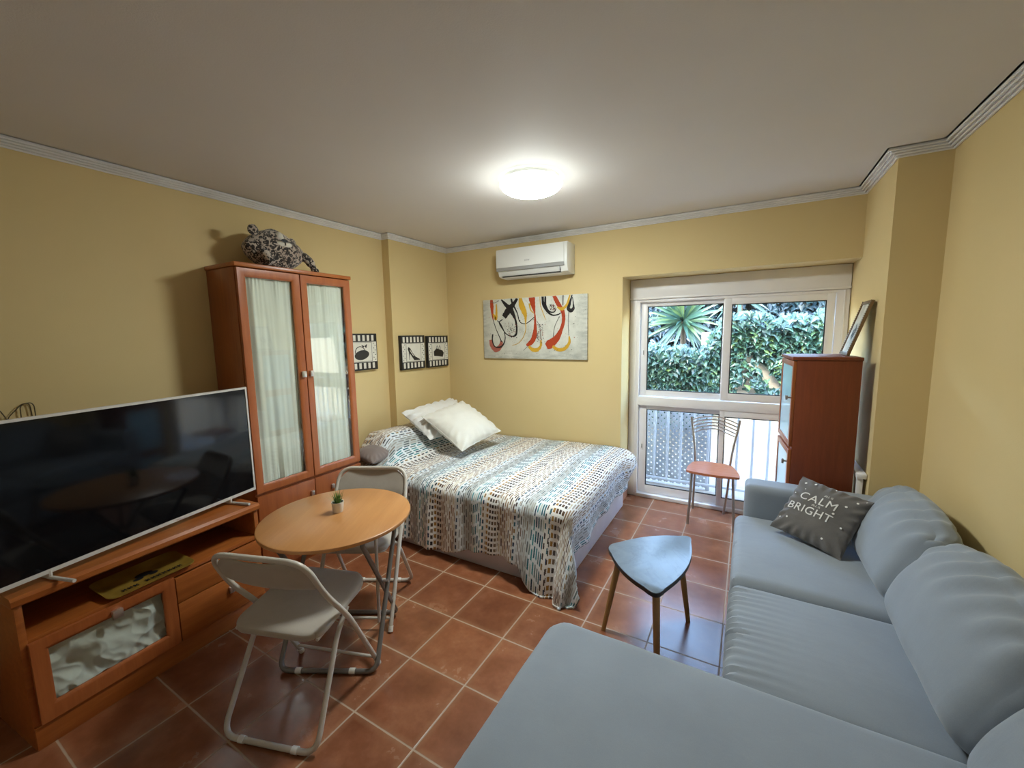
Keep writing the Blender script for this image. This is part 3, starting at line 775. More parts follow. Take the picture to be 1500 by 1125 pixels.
# ------------------------------------------------------------------ wardrobe
wd = thing('wardrobe', 'tall cherry wood wardrobe with two curtained glass doors', 'wardrobe', (.004, 1.36, 0))
WW, WD, WH = .812, .325, 2.05
b = BM()
box(b, 0, WD, 0, .02, .0, WH - .028, .001); box(b, 0, WD, WW - .02, WW, .0, WH - .028, .001)
box(b, 0, .01, .02, WW - .02, .06, WH - .03); box(b, .01, WD, .02, WW - .02, .58, .60); box(b, .01, WD, .02, WW - .02, .06, .08); box(b, WD - .03, WD - .012, .02, WW - .02, 0, .06)
obj('body', b, M_cherry, wd)
b = BM(); box(b, -.002, .352, -.008, WW + .008, WH - .026, WH, .004); obj('top_board', b, M_cherryY, wd)
def glass_door(y0, y1, z0, z1, hinge_y, hy):
    fw = .052; x0, x1 = WD + .002, WD + .022
    b = BM()
    iy0, iy1, iz0, iz1 = y0 + fw, y1 - fw, z0 + fw, z1 - fw
    # frame with a sloped inner moulding
    out = [(y0, z0), (y1, z0), (y1, z1), (y0, z1)]; inn = [(iy0, iz0), (iy1, iz0), (iy1, iz1), (iy0, iz1)]
    mid = [(iy0 - .014, iz0 - .014), (iy1 + .014, iz0 - .014), (iy1 + .014, iz1 + .014), (iy0 - .014, iz1 + .014)]
    R_ = [[b.verts.new((x, p[0], p[1])) for p in q] for x, q in ((x0, inn), (x0, out), (x1 - .002, out), (x1, [(p[0] + (.002 if p[0] == y0 else -.002), p[1] + (.002 if p[1] == z0 else -.002)) for p in out]), (x1, mid), (x1 - .010, inn))]
    R_.append(R_[0])
    for A, B_ in zip(R_, R_[1:]):
        for k in range(4): b.faces.new((A[k], A[(k + 1) % 4], B_[(k + 1) % 4], B_[k]))
    d = obj('glass_door', b, M_cherry_frame, wd)
    b = BM(); box(b, x0 + .004, x0 + .007, iy0 - .002, iy1 + .002, iz0 - .002, iz1 + .002); obj('glass', b, M_door_glass, d, smooth=False)
    b = BM(); ph = R.uniform(0, 6)
    def cf(u, v):
        y = iy0 - .004 + (iy1 - iy0 + .008) * u; z = iz0 - .004 + (iz1 - iz0 + .008) * v
        s = u
        g = 1.9 * noise.noise(V((u * 6.5, v * .6, ph))) + .55 * noise.noise(V((u * 13 + .6 * v, v * 1.0, ph + 4)))
        gather = 1 + .9 * math.exp(-(v) * 16) * sin(s * 90) * .5 + .5 * math.exp(-(1 - v) * 20) * sin(s * 80)
        return V((x0 - .016 + .0085 * g * gather, y, z))
    grid(b, 110, 60, cf); obj('curtain', b, M_curtain, d)
    b = BM(); box(b, x1, x1 + .022, hy - .013, hy + .013, 1.322, 1.362, .002); obj('handle', b, M_silver, d, label='small square silver handle')
    return d
glass_door(.004, .402, .605, WH - .032, 0, .378)
glass_door(.408, WW - .004, .605, WH - .032, 0, .434)
def plain_door(y0, y1, z0, z1, hy, hz):
    b = BM(); box(b, WD + .002, WD + .022, y0, y1, z0, z1, .002); d = obj('lower_door', b, M_cherry, wd)
    b = BM(); box(b, WD + .022, WD + .040, hy - .011, hy + .011, hz - .016, hz + .016, .002); obj('handle', b, M_silver, d, label='small square silver handle')
plain_door(.004, .402, .065, .585, .375, .49)
plain_door(.408, WW - .004, .065, .585, .54, .485)

# ------------------------------------------------------------------ television cabinet (rotated slightly)
TU = V((-.0967, .9953, 0)); TA = math.atan2(-.0967 * -1, .9953)  # rotation about z taking +y to TU
tc = thing('television_cabinet', 'low cherry wood television cabinet with open shelf and satin curtained door', 'cabinet', (.673, .300, 0), TA)
TL, TD, TH_ = .941, .46, .645
# local: y along the front, x=0 at the front, negative x towards the wall
b = BM()
box(b, -TD, 0, 0, .022, 0, TH_ - .042, .001); box(b, -TD, 0, TL - .022, TL, 0, TH_ - .042, .001)
box(b, -TD, -.002, .022, TL - .022, .435, .457, .001); box(b, -TD, -TD + .01, .022, TL - .022, .08, TH_ - .045)
box(b, -TD + .01, -.02, .488, .506, .10, .435); box(b, -TD + .01, -.004, .022, TL - .022, .085, .103)
obj('body', b, M_cherryY, tc)
b = BM(); box(b, -.022, .006, .001, TL - .001, 0, .098, .002); obj('plinth', b, M_cherryY, tc)
b = BM(); prism(b, [(-TD, TH_ - .04), (-TD, TH_), (.004, TH_), (.016, TH_ - .012), (.016, TH_ - .032), (.008, TH_ - .04)], -.008, TL + .008, 'xz', bev=.002); obj('top_board', b, M_cherryY, tc)
def tdoor(y0, y1, z0, z1):
    fw = .05; x0, x1 = .0, .018; b = BM()
    iy0, iy1, iz0, iz1 = y0 + fw, y1 - fw, z0 + fw + .016, z1 - fw
    out = [(y0, z0), (y1, z0), (y1, z1), (y0, z1)]; inn = [(iy0, iz0), (iy1, iz0), (iy1, iz1), (iy0, iz1)]
    mid = [(iy0 - .012, iz0 - .012), (iy1 + .012, iz0 - .012), (iy1 + .012, iz1 + .012), (iy0 - .012, iz1 + .012)]
    R_ = [[b.verts.new((x, p[0], p[1])) for p in q] for x, q in ((x0, inn), (x0, out), (x1, out), (x1, mid), (x1 - .009, inn))]; R_.append(R_[0])
    for A, B_ in zip(R_, R_[1:]):
        for k in range(4): b.faces.new((A[k], A[(k + 1) % 4], B_[(k + 1) % 4], B_[k]))
    d = obj('glass_door', b, M_cherry_frame, tc)
    b = BM(); box(b, .003, .006, iy0 - .002, iy1 + .002, iz0 - .002, iz1 + .002); obj('glass', b, M_door_glass, d, smooth=False)
    b = BM()
    def cf(u, v):
        y = iy0 - .01 + (iy1 - iy0 + .02) * u; z = iz0 - .01 + (iz1 - iz0 + .02) * v
        p = V((u * 3.0 + v * .8, v * 1.6 - u * .5, 5))
        n1 = 1 - abs(noise.noise(p * 1.1 + V((.3 * noise.noise(p * 2), 0, 0)))) * 2
        n2 = 1 - abs(noise.noise(p * 2.3 + V((9, 1, 2)))) * 2
        folds = sin((u * 6 + v * 2 * (u - .3)) * 5) * .25 * math.exp(-v * 1.2) + math.exp(-v * 9) * sin(u * 60 + 3 * sin(u * 9)) * .5
        return V((-.014 + max(-.034, min(.012, .024 * n1 + .010 * n2 + .006 * folds - .020)), y, z))
    grid(b, 120, 60, cf); obj('curtain', b, M_satin, d, label='crumpled white satin curtain')
    b = BM(); box(b, x1, x1 + .018, .258, .294, z1 - .056, z1 - .018, .002); obj('handle', b, M_silver, d, label='small square silver handle')
tdoor(.018, .498, .103, .443)
b = BM(); box(b, .0, .018, .503, TL - .012, .305, .432, .002); obj('drawer', b, M_cherryY, tc)
b = BM(); box(b, .0, .018, .503, TL - .012, .103, .300, .002); d = obj('lower_door', b, M_cherryY, tc)
b = BM(); box(b, .018, .034, .735, .763, .216, .250, .002); obj('handle', b, M_silver, d, label='small square silver handle')

# gold tray on the cabinet shelf
def to_tc(x, y, z): return wmat(tc) @ V((x, y, z))
tm = Matrix.Translation(to_tc(-.085, .430, .468)) @ Matrix.Rotation(TA, 4, 'Z') @ Matrix.Rotation(math.radians(4), 4, 'Y')
ty = bpy.data.objects.new('tray', None); COL.objects.link(ty); ty.matrix_world = tm; WM[ty.name] = tm
tag(ty, 'shallow gold tray with black lettering on the open cabinet shelf', 'tray')
b = BM()
def rrect(w, h, r, n=6):
    o_ = []
    for cx, cy, a0 in ((w - r, h - r, 0), (-w + r, h - r, PI / 2), (-w + r, -h + r, PI), (w - r, -h + r, 1.5 * PI)):
        for k in range(n + 1):
            a = a0 + PI / 2 * k / n; o_.append((cx + r * cos(a), cy + r * sin(a)))
    return o_
ringsT = [(rrect(.062, .130, .02), .002), (rrect(.085, .150, .03), .004), (rrect(.105, .168, .035), .016), (rrect(.108, .171, .036), .016), (rrect(.108, .171, .036), .013), (rrect(.088, .152, .03), .0), (rrect(.062, .130, .02), .0)]
RR = [[b.verts.new((p[0], p[1], z)) for p in q] for q, z in ringsT]
b.faces.new(RR[0]); b.faces.new(RR[-1][::-1])
for A, B_ in zip(RR, RR[1:]):
    for k in range(len(A)): b.faces.new((A[k], A[(k + 1) % len(A)], B_[(k + 1) % len(A)], B_[k]))
obj('dish', b, M_gold, ty)
b = BM()
for k in range(11):
    y = -.11 + k * .022
    if k in (3,): continue
    flat_ = [(.045, y), (.066, y + .002), (.066, y + .006), (.056, y + .008), (.056, y + .012), (.066, y + .013), (.066, y + .016), (.045, y + .015), (.045, y + .011), (.052, y + .009), (.052, y + .006), (.045, y + .004)]
    b.faces.new([b.verts.new((p[0], p[1], .0046)) for p in flat_])
for q in (disc2(-.01, 0, .02, .035, 16), disc2(.012, -.03, .012, .02, 12), disc2(.01, .03, .014, .018, 12)):
    b.faces.new([b.verts.new((p[0], p[1], .0042)) for p in q])
obj('lettering', b, M_black, ty, smooth=False)

# ------------------------------------------------------------------ television
tva = math.atan2(.22, 1)      # rotation of +y towards -x
TVM = Matrix.Translation((.72 - .22 * .775, .775, .6465)) @ Matrix.Rotation(tva, 4, 'Z')
tv = bpy.data.objects.new('television', None); COL.objects.link(tv); tv.matrix_world = TVM; WM[tv.name] = TVM
tag(tv, 'large flat television with black screen and silver frame on the low cabinet', 'television')
hw = .553; zb, zt = .028, .660
b = BM(); box(b, -.03, -.003, -hw + .02, hw - .02, zb + .02, zt - .02, .008); box(b, -.055, -.03, -.3, .3, zb + .03, zt - .25, .01); obj('back_shell', b, M_black2, tv)
b = BM(); y0, y1 = -hw, hw; fb = .011
out = [(y0, zb), (y1, zb), (y1, zt), (y0, zt)]; inn = [(y0 + fb, zb + .016), (y1 - fb, zb + .016), (y1 - fb, zt - fb), (y0 + fb, zt - fb)]
R_ = [[b.verts.new((x, p[0], p[1])) for p in q] for x, q in ((-.012, inn), (-.012, out), (.003, out), (.005, [(p[0] * .998, p[1]) for p in out]), (.005, inn))]; R_.append(R_[0])
for A, B_ in zip(R_, R_[1:]):
    for k in range(4): b.faces.new((A[k], A[(k + 1) % 4], B_[(k + 1) % 4], B_[k]))
box(b, .004, .0065, .10, .135, zb + .003, zb + .013, .001, mi=1)
obj('frame', b, [M_tvframe, M_silver], tv)
b = BM(); box(b, -.010, .002, y0 + fb - .002, y1 - fb + .002, zb + .014, zt - fb + .002); obj('screen', b, M_screen, tv, smooth=False)
for s in (-.372, .392):
    b = BM(); tube(b, fillet([(-.07, s, .006), (.0, s, .011), (.0, s, zb + .01)], .01), .007, 8); tube(b, [(-.08, s, .0075), (.0, s, .0075), (.125, s + .012, .0075)], .0072, 10)
    obj('foot', b, M_tvframe, tv)

# ------------------------------------------------------------------ wire ornament over the television
b = BM()
z0 = 1.16
tube(b, fillet([(.012, .505, z0), (.012, .508, 1.285), (.012, .52, 1.300), (.012, .545, 1.302), (.012, .553, 1.285), (.012, .553, z0)], .012), .0022, 8)
tube(b, fillet([(.012, .545, z0), (.012, .540, 1.288), (.012, .535, 1.300), (.012, .515, 1.300), (.012, .47, 1.245), (.012, .463, 1.228), (.012, .455, 1.255), (.012, .445, 1.28), (.012, .43, 1.283), (.012, .42, 1.26), (.012, .415, z0)], .012), .0022, 8)
tube(b, [(.012, .41, z0), (.012, .556, z0)], .0025, 8)
for y in (.43, .53): tube(b, [(.012, y, z0), (.0, y, z0 - .01)], .0022, 6)
o = obj('wire_ornament', b, M_wire); tag(o, 'thin brown wire ornament with rounded loops on the wall above the television', 'wall ornament')

# ------------------------------------------------------------------ plush leopard on the wardrobe
pl = thing('plush_toy', 'round leopard print plush toy lying on top of the wardrobe', 'plush toy', (.195, 1.70, 2.052), 0)
b = BM(); bmesh.ops.create_icosphere(b, subdivisions=5, radius=1)
for v in b.verts:
    n_ = v.co.normalized(); a = abs
    x, y, z = n_
    sx, sy, sz = .112, .186, .126
    p = V((x * sx, y * sy, z * sz))
    p.z += .124
    e = 1 + .10 * (1 - abs(z)) * (abs(y) ** 1.5)
    p.y *= e
    if p.z < .012: p.z = .012 * (p.z + .12) / .132 if p.z > -.12 else 0
    p.z = max(0.0, p.z)
    # brow ridge leaning to the viewer's right, tapering top
    p.z += .016 * math.exp(-((y + .1) / .35) ** 2) * max(0, z) - .035 * max(0, y - .2) * max(0, z)
    p += n_ * .007 * noise.noise(n_ * 5)
    v.co = p
obj('body', b, M_leo, pl)
def blob(name, c, r, mat, sub=3, nz=.003, label=None, rotm=None):
    b = BM(); bmesh.ops.create_icosphere(b, subdivisions=sub, radius=1)
    for v in b.verts:
        q = V((v.co.x * r[0], v.co.y * r[1], v.co.z * r[2]))
        if rotm: q = rotm @ q
        v.co = V(c) + q + v.co * nz * noise.noise(v.co * 4)
    return obj(name, b, mat, pl, label=label)
blob('ear', (.035, -.150, .232), (.018, .034, .034), M_leo); blob('ear', (.01, .12, .205), (.016, .03, .026), M_leo)
M_muzzle = plain('pale_plush', (.70, .67, .58), .95, bump=.6)
blob('muzzle', (.088, .010, .160), (.034, .058, .025), M_muzzle, label='pale muzzle')
blob('muzzle', (.066, -.004, .205), (.036, .028, .036), M_muzzle, label='pale nose bridge')
blob('nose', (.116, .004, .182), (.010, .022, .010), M_black)
b = BM(); tube(b, smooth_path([(.116, -.050, .178), (.124, -.02, .176), (.126, .004, .172), (.124, .028, .176), (.114, .056, .178)], 5), .003, 6); tube(b, [(.124, .004, .176), (.124, .005, .150)], .0028, 6); obj('mouth', b, M_black, pl)
b = BM(); tube(b, smooth_path([(.02, .14, .12), (.05, .195, .10), (.06, .232, .055), (.065, .245, .022)], 6), [.034] * 6 + [.030] * 6 + [.022] * 6 + [.024], 14); obj('arm', b, M_leo, pl)
blob('paw', (.07, .248, .020), (.026, .024, .020), M_leo)
b = BM(); tube(b, smooth_path([(.045, -.12, .12), (.095, -.11, .07), (.115, -.09, .025)], 6), [.03] * 6 + [.026] * 6 + [.026], 14); obj('arm', b, M_leo, pl)
bpy.context.view_layer.update()

# ------------------------------------------------------------------ bed
bd = thing('bed', 'white box base double bed with mattress in the far corner', 'bed', (1.1, 2.95, 0))
b = BM(); box(b, .10, 2.075, 2.205, 3.655, .002, .30, .008); obj('base', b, plain('white_leatherette', (.66, .64, .68), .45), bd, world=True)
b = BM(); rbox(b, (1.10, 2.95, .405), (2.0, 1.38, .20), .05, 16); obj('mattress', b, M_matt, bd, world=True)

# bedspread
bx1, by0, by1, zt0 = 2.135, 2.195, 3.655, .535
def smoothstep(a, b_, x):
    t = max(0, min(1, (x - a) / (b_ - a))); return t * t * (3 - 2 * t)
SXL = 2.005; DF = .265; DN_ = .45   # lengths along x (top, foot drop) and near drop
U_TOT = SXL + DF; V_TOT = (by1 - by0) + DN_
RC = .075
def drape(s_over):
    """distance past the edge -> (outward, down) with a rounded shoulder"""
    if s_over <= 0: return 0, 0
    arc = RC * PI / 2
    if s_over < arc:
        a = s_over / RC; return RC * sin(a), RC * (1 - cos(a))
    return RC, RC + (s_over - arc)
def spread(u, v):
    sx = u * U_TOT; tyv = (1 - v) * V_TOT      # ty = 0 at wall
    x0 = .13 + sx; yT = by1 - tyv
    xe = .13 + SXL; a = x0 - (xe - RC); bb = (by0 + RC) - yT
    fall = smoothstep(.36, .46, x0)
    a = max(0, a); bb = max(0, bb)
    bb *= 1 - .16 * smoothstep(.9, 1.75, x0) + .34 * smoothstep(1.80, 2.0, x0)
    x, y = min(x0, xe - RC), max(yT, by0 + RC)
    # top height with hump from the pillow under the cover
    hum = .225 * (1 - smoothstep(.30, .66, x)) * smoothstep(2.22, 2.50, y) * (1 - .35 * smoothstep(3.35, 3.65, y))
    hum *= (.92 + .08 * cos((x - .3) * 9))
    z = zt0 + hum + .012 * noise.noise(V((x * 3, y * 3, 0))) + .006 * noise.noise(V((x * 9, y * 7, 4)))
    z += .018 * smoothstep(2.6, 3.2, y) * smoothstep(1.0, 1.8, x)
    if a > 0 or bb > 0:
        r_ = math.hypot(a, bb)
        if a > 0 and bb > 0: r_ = (a ** 1.8 + bb ** 1.8) ** (1 / 1.8)
        out, down = drape(r_)
        ph = math.atan2(a, bb)                # 0 near side, pi/2 foot side
        if bb > 0 and a == 0 and fall < 1:
            # beside the wardrobe the cover is tucked instead of hanging
            out2, down2 = drape(min(r_, .10))
            out = out2 + (out - out2) * fall; down = down2 + (down - down2) * fall
        dx, dy = sin(ph), -cos(ph)
        corner = sin(2 * ph)
        ripx = .013 * sin(x0 * 21 + 1.3 * sin(x0 * 5)) + .009 * sin(x0 * 47 + 2) if bb > a else .014 * sin(yT * 13 + 1) + .004 * sin(yT * 31)
        rip = ripx * smoothstep(.05, .35, down) * (1 - .5 * corner)
        slope = (.10 * fall if bb > a else .02) * down
        outw = out + rip + slope + corner * (.07 * smoothstep(.05, .5, down)) + (.05 * smoothstep(1.6, 1.95, x0) * smoothstep(.1, .5, down) if bb > a else 0)
        # keep folds of the corner flap
        if corner > .02: outw += .022 * sin(ph * 9) * smoothstep(.15, .5, down)
        x += dx * outw + (0 if a > 0 else 0); y += dy * outw
        z -= down
        if bb > a: z += .016 * sin(x0 * 9 + .6) * smoothstep(.3, .5, down)
        else: z += .02 * sin(yT * 7) * smoothstep(.1, .3, down)
        # far foot corner: cover bunches into a roll past the end of the bed
        if a > 0 and yT > 3.35:
            k = smoothstep(3.35, 3.55, yT); x += .055 * k * sin(min(PI, down / .25 * PI))
        z = max(z, .010 + .004 * (1 + sin(ph * 11)))
    return V((x, min(y, YB - .008), z))
b = BM()
grid(b, 200, 170, spread, lambda u, v: (u * U_TOT, (1 - v) * V_TOT))
bs = obj('bedspread', b, M_spread, recalc=False)
tag(bs, 'woven patterned bedspread in white, brown, gold and teal draped over the bed', 'bedspread')
md = bs.modifiers.new('thick', 'SOLIDIFY'); md.thickness = .012; md.offset = -1

def pillow_mesh(w, h, th, n=40, pinch=.10, seed=0, wr=.006, flat=.5):
    b = BM(); top = [[None] * (n + 1) for _ in range(n + 1)]; bot = [[None] * (n + 1) for _ in range(n + 1)]
    for i in range(n + 1):
        for j in range(n + 1):
            u = -1 + 2 * i / n; v = -1 + 2 * j / n
            u = math.copysign(abs(u) ** .85, u); v = math.copysign(abs(v) ** .85, v)
            x = w / 2 * u * (1 - pinch * (1 - v * v) * u * u); y = h / 2 * v * (1 - pinch * (1 - u * u) * v * v)
            t = th / 2 * ((1 - u * u) ** flat) * ((1 - v * v) ** flat)
            nz = wr * noise.noise(V((x * 13 + seed, y * 13, seed))) * (1 - max(abs(u), abs(v)) ** 6)
            e = max(abs(u), abs(v)); rad = .5 * wr * sin((math.atan2(v, u)) * 22 + seed) * smoothstep(.6, .95, e) * (1 - smoothstep(.97, 1, e)) * 2
            top[i][j] = b.verts.new((x, y, t + nz + rad)) 
            bot[i][j] = top[i][j] if i in (0, n) or j in (0, n) else b.verts.new((x, y, -t + nz * .5 + rad * .5))
    for i in range(n):
        for j in range(n):
            b.faces.new((top[i][j], top[i + 1][j], top[i + 1][j + 1], top[i][j + 1]))
            b.faces.new((bot[i][j], bot[i][j + 1], bot[i + 1][j + 1], bot[i + 1][j]))
    return b
def place_quad(TL, TR, BL, push=0, tilt=0):
    TL, TR, BL = V(TL), V(TR), V(BL)
    X = (TR - TL).normalized(); Yp = (TL - BL); Y = (Yp - X * Yp.dot(X)).normalized(); Z = X.cross(Y)
    c = (TR + BL) / 2 + Z * push
    return basis(c, X, Y, Z), (TR - TL).length, Yp.length
# TL=(left tip), TR=(top tip), BL=(bottom tip)
Mx, w, h = place_quad((.496, 2.775, .842), (.558, 3.325, .912), (.925, 2.672, .585), .035)
o = obj('pillow', pillow_mesh(w * .97, h * 1.02, .21, seed=2, pinch=.06, wr=.008), M_cream_waffle); o.matrix_world = Mx
tag(o, 'cream textured square pillow leaning in front on the bed', 'pillow', 'white pillows on the bed')
b = BM(); w2, h2 = w * .485, h * .51
pts = []
for k in range(80):
    a = k / 80 * 4; s = int(a); t = (a - s) * 2 - 1
    q = [(t, -1), (1, t), (-t, 1), (-1, -t)][s]; u, v_ = q
    pts.append((w2 * u * (1 - .06 * (1 - v_ * v_) * u * u), h2 * v_ * (1 - .06 * (1 - u * u) * v_ * v_), 0))
tube(b, pts, .004, 6, closed=True); obj('piping', b, M_cream_waffle, o)
Mx, w, h = place_quad((.250, 2.70, .850), (.285, 3.42, .885), (.585, 2.735, .640), .045)
o = obj('pillow', pillow_mesh(w * 1.0, h * 1.02, .20, seed=7, pinch=.05, wr=.014), M_white_fabric); o.matrix_world = Mx
tag(o, 'white cotton pillow behind the cream one, nearest the left wall', 'pillow', 'white pillows on the bed')
o = obj('pillow', pillow_mesh(.28, .26, .12, seed=9, pinch=.04, wr=.004), M_taupe)
o.matrix_world = Matrix.Translation((.315, 2.335, .612)) @ Euler((math.radians(6), math.radians(6), 0)).to_matrix().to_4x4()
tag(o, 'taupe pillow peeking out from under the bedspread beside the wardrobe', 'pillow')

# ------------------------------------------------------------------ folding round table
TX, TY, TZ = 1.248, 1.278, .702
tb = thing('folding_table', 'round folding table with beech top and grey metal crossed legs', 'table', (TX, TY, 0), math.radians(28))
b = BM(); lathe(b, [(0, TZ - .022), (.350, TZ - .022), (.357, TZ - .018), (.359, TZ - .011), (.357, TZ - .003), (.352, TZ), (0, TZ)], 72); obj('tabletop', b, M_beech, tb)
def uframe(yb, yt, hwid, rad=.0105, rr=.06, ztop=TZ - .030):
    # floor bar at y=yb, top at y=yt
    pts = [(-hwid, yt, ztop), (-hwid, yb, .011), (hwid, yb, .011), (hwid, yt, ztop)]
    return fillet(pts, rr, 8)
b = BM(); tube(b, fillet([(-.235, .16, TZ - .03), (-.235, .225, TZ - .045), (-.235, -.205, .012), (.235, -.205, .012), (.235, .225, TZ - .045), (.235, .16, TZ - .03)], .05, 8), .0115, 14); f1 = obj('leg_frame', b, M_tube_dark, tb)
b = BM(); tube(b, fillet([(-.205, -.14, TZ - .03), (-.205, -.215, TZ - .045), (-.205, .215, .012), (.205, .215, .012), (.205, -.215, TZ - .045), (.205, -.14, TZ - .03)], .05, 8), .0115, 14); f2 = obj('leg_frame', b, M_tube_dark, tb)
for fr_, yb, xs in ((f1, -.205, (-.14, .12)), (f2, .215, (-.13, .13))):
    for x in xs:
        b = BM(); tube(b, [(x - .014, yb, .0135), (x + .014, yb, .0135)], .0135, 12); obj('foot_cap', b, M_white_cap, fr_)
for s in (-1, 1):
    b = BM(); tube(b, [(s * .198, -.004, .345), (s * .244, -.004, .345)], .006, 8); obj('pivot', b, M_silver, tb)
b = BM(); box(b, -.25, .25, .13, .17, TZ - .034, TZ - .022, .002); box(b, -.25, .25, -.17, -.13, TZ - .034, TZ - .022, .002); tube(b, [(.0, -.1, TZ - .03), (.08, -.2, TZ - .09), (.08, -.22, TZ - .05)], .004, 8); obj('bracket', b, M_tube_dark, tb)
b = BM(); tube(b, [(.19, .0, TZ - .035), (.19, -.02, .13)], .0085, 10); obj('strut', b, M_tube, tb)

# ------------------------------------------------------------------ folding chairs
def fold_chair(label, loc, rz):
    t = thing('folding_chair', label, 'chair', loc, rz, 'beige folding chairs at the round table')
    hw = .218
    # frame A: backrest loop running down to the front feet
    pts = [(-hw + .012, .235, .012)]
    ptsA = fillet([(-hw + .005, .232, .014), (-hw, .02, .41), (-hw, -.12, .60), (-hw + .01, -.205, .775), (hw - .01, -.205, .775), (hw, -.12, .60), (hw, .02, .41), (hw - .005, .232, .014)], .085, 10)
    b = BM(); tube(b, ptsA, .0112, 14); fa = obj('back_frame', b, M_tube, t)
    b = BM(); tube(b, [(-hw + .01, .205, .062), (hw - .01, .205, .062)], .007, 10); obj('stretcher', b, M_tube, t)
    # frame B: rear legs with the floor bar
    b = BM(); tube(b, fillet([(-hw + .030, .055, .425), (-hw + .024, -.03, .36), (-hw + .006, -.225, .012), (hw - .006, -.225, .012), (hw - .024, -.03, .36), (hw - .030, .055, .425)], .065, 8), .0108, 14); fb_ = obj('leg_frame', b, M_tube, t)
    for x in (-.12, .12):
        b = BM(); tube(b, [(x - .012, -.225, .0135), (x + .012, -.225, .0135)], .0135, 12); obj('foot_cap', b, M_white_cap, fb_)
    for s in (-1, 1):
        b = BM(); tube(b, [(s * (hw - .005), .222, .030), (s * (hw - .005), .234, .004)], .0135, 12); obj('foot_cap', b, M_white_cap, fa)
    # seat
    def sf(p, q):
        z = p.z
        r_ = math.hypot(max(0, abs(q.x) - .55) / .45, max(0, abs(q.y) - .55) / .45)
        if q.z > 0: z += .008 * (1 - q.x ** 2) * (1 - q.y ** 2)
        w_ = 1 - .06 * (q.y + 1) / 2 * 0 - (.07 if q.y > 0 else .0) * q.y * q.y
        # rounded plan corners
        x, y = p.x * w_, p.y
        rc = .075; hx, hy = .203 * w_, .20
        ax, ay = abs(x) - (hx - rc), abs(y) - (hy - rc)
        if ax > 0 and ay > 0:
            m = max(ax, ay); L = math.hypot(ax, ay); f = m / L
            x = math.copysign(hx - rc + ax * f, x); y = math.copysign(hy - rc + ay * f, y)
        return V((x, y, z - .03 * (1 - (y + .2) / .4) * 1))
    b = BM(); rbox(b, (0, .035, .462), (.406, .40, .034), .014, 26, sf); obj('seat', b, M_seatfab, t)
    b = BM(); tube(b, fillet([(-.185, -.14, .418), (-.185, .20, .440), (.185, .20, .440), (.185, -.14, .418)], .05), .007, 8); obj('seat_rail', b, M_tube, t)
    # backrest: curved padded panel filling the top loop
    def bf(u, v, off):
        x = (-1 + 2 * u)
        z = .628 + (.768 - .628) * v
        k = (z - .60) / (.775 - .60); yc = -.12 - .085 * k
        hwid = hw - .010 * max(0, k) - .006
        # follow rounded upper corners
        if v > .35: hwid -= .062 * ((v - .35) / .65) ** 2.6
        if v < .2: hwid -= .02 * ((.2 - v) / .2) ** 2
        xx = x * hwid
        return V((xx, yc - .018 * (1 - x * x) + off * (1 - .6 * abs(x) ** 6) * (1 - .7 * abs(2 * v - 1) ** 6), z - .004 * (1 - x * x)))
    b = BM(); A = grid(b, 30, 12, lambda u, v: bf(u, v, .011)); B_ = grid(b, 30, 12, lambda u, v: bf(u, v, -.011))
    for i in range(30):
        for j in (0, 12):
            b.faces.new((A[i][j], A[i + 1][j], B_[i + 1][j], B_[i][j]))
    for j in range(12):
        for i in (0, 30):
            b.faces.new((A[i][j], A[i][j + 1], B_[i][j + 1], B_[i][j]))
    obj('backrest', b, M_seatfab, t)
    return t
fold_chair('beige padded folding chair in front of the round table, back to the viewer', (1.385, .965, 0), math.radians(18.5))
fold_chair('beige padded folding chair tucked behind the round table, between table and bed', (1.105, 1.545, 0), math.radians(208))

# ------------------------------------------------------------------ potted grass
pp = thing('potted_plant', 'tiny artificial grass plant in a white pot on the round table', 'plant', (1.225, 1.300, TZ))
b = BM(); lathe(b, [(0, 0), (.023, 0), (.0245, .003), (.0305, .052), (.0305, .054), (.028, .054), (.027, .046), (0, .046)], 32); obj('pot', b, M_pot, pp)
b = BM(); lathe(b, [(0, .047), (.0272, .047), (.0272, .0465)], 24); obj('soil', b, M_soil, pp)
b = BM(); rr = random.Random(4)
for i in range(70):
    a = rr.uniform(0, 2 * PI); r0 = rr.uniform(0, .016); ln = rr.uniform(.04, .075); tilt = rr.uniform(.05, .75)
    d = V((cos(a) * sin(tilt), sin(a) * sin(tilt), cos(tilt))); sd = d.cross(V((0, 0, 1))).normalized() if tilt > .01 else V((1, 0, 0))
    p0 = V((r0 * cos(a), r0 * sin(a), .044)); prev = None
    for k in range(5):
        s = k / 4; p = p0 + d * ln * s + V((0, 0, -.012 * s * s * tilt)); w_ = .0026 * (1 - s * .92)
        cur = (b.verts.new(p + sd * w_), b.verts.new(p - sd * w_))
        if prev: b.faces.new((prev[0], prev[1], cur[1], cur[0]))
        prev = cur
obj('leaves', b, M_grassleaf, pp, recalc=False)

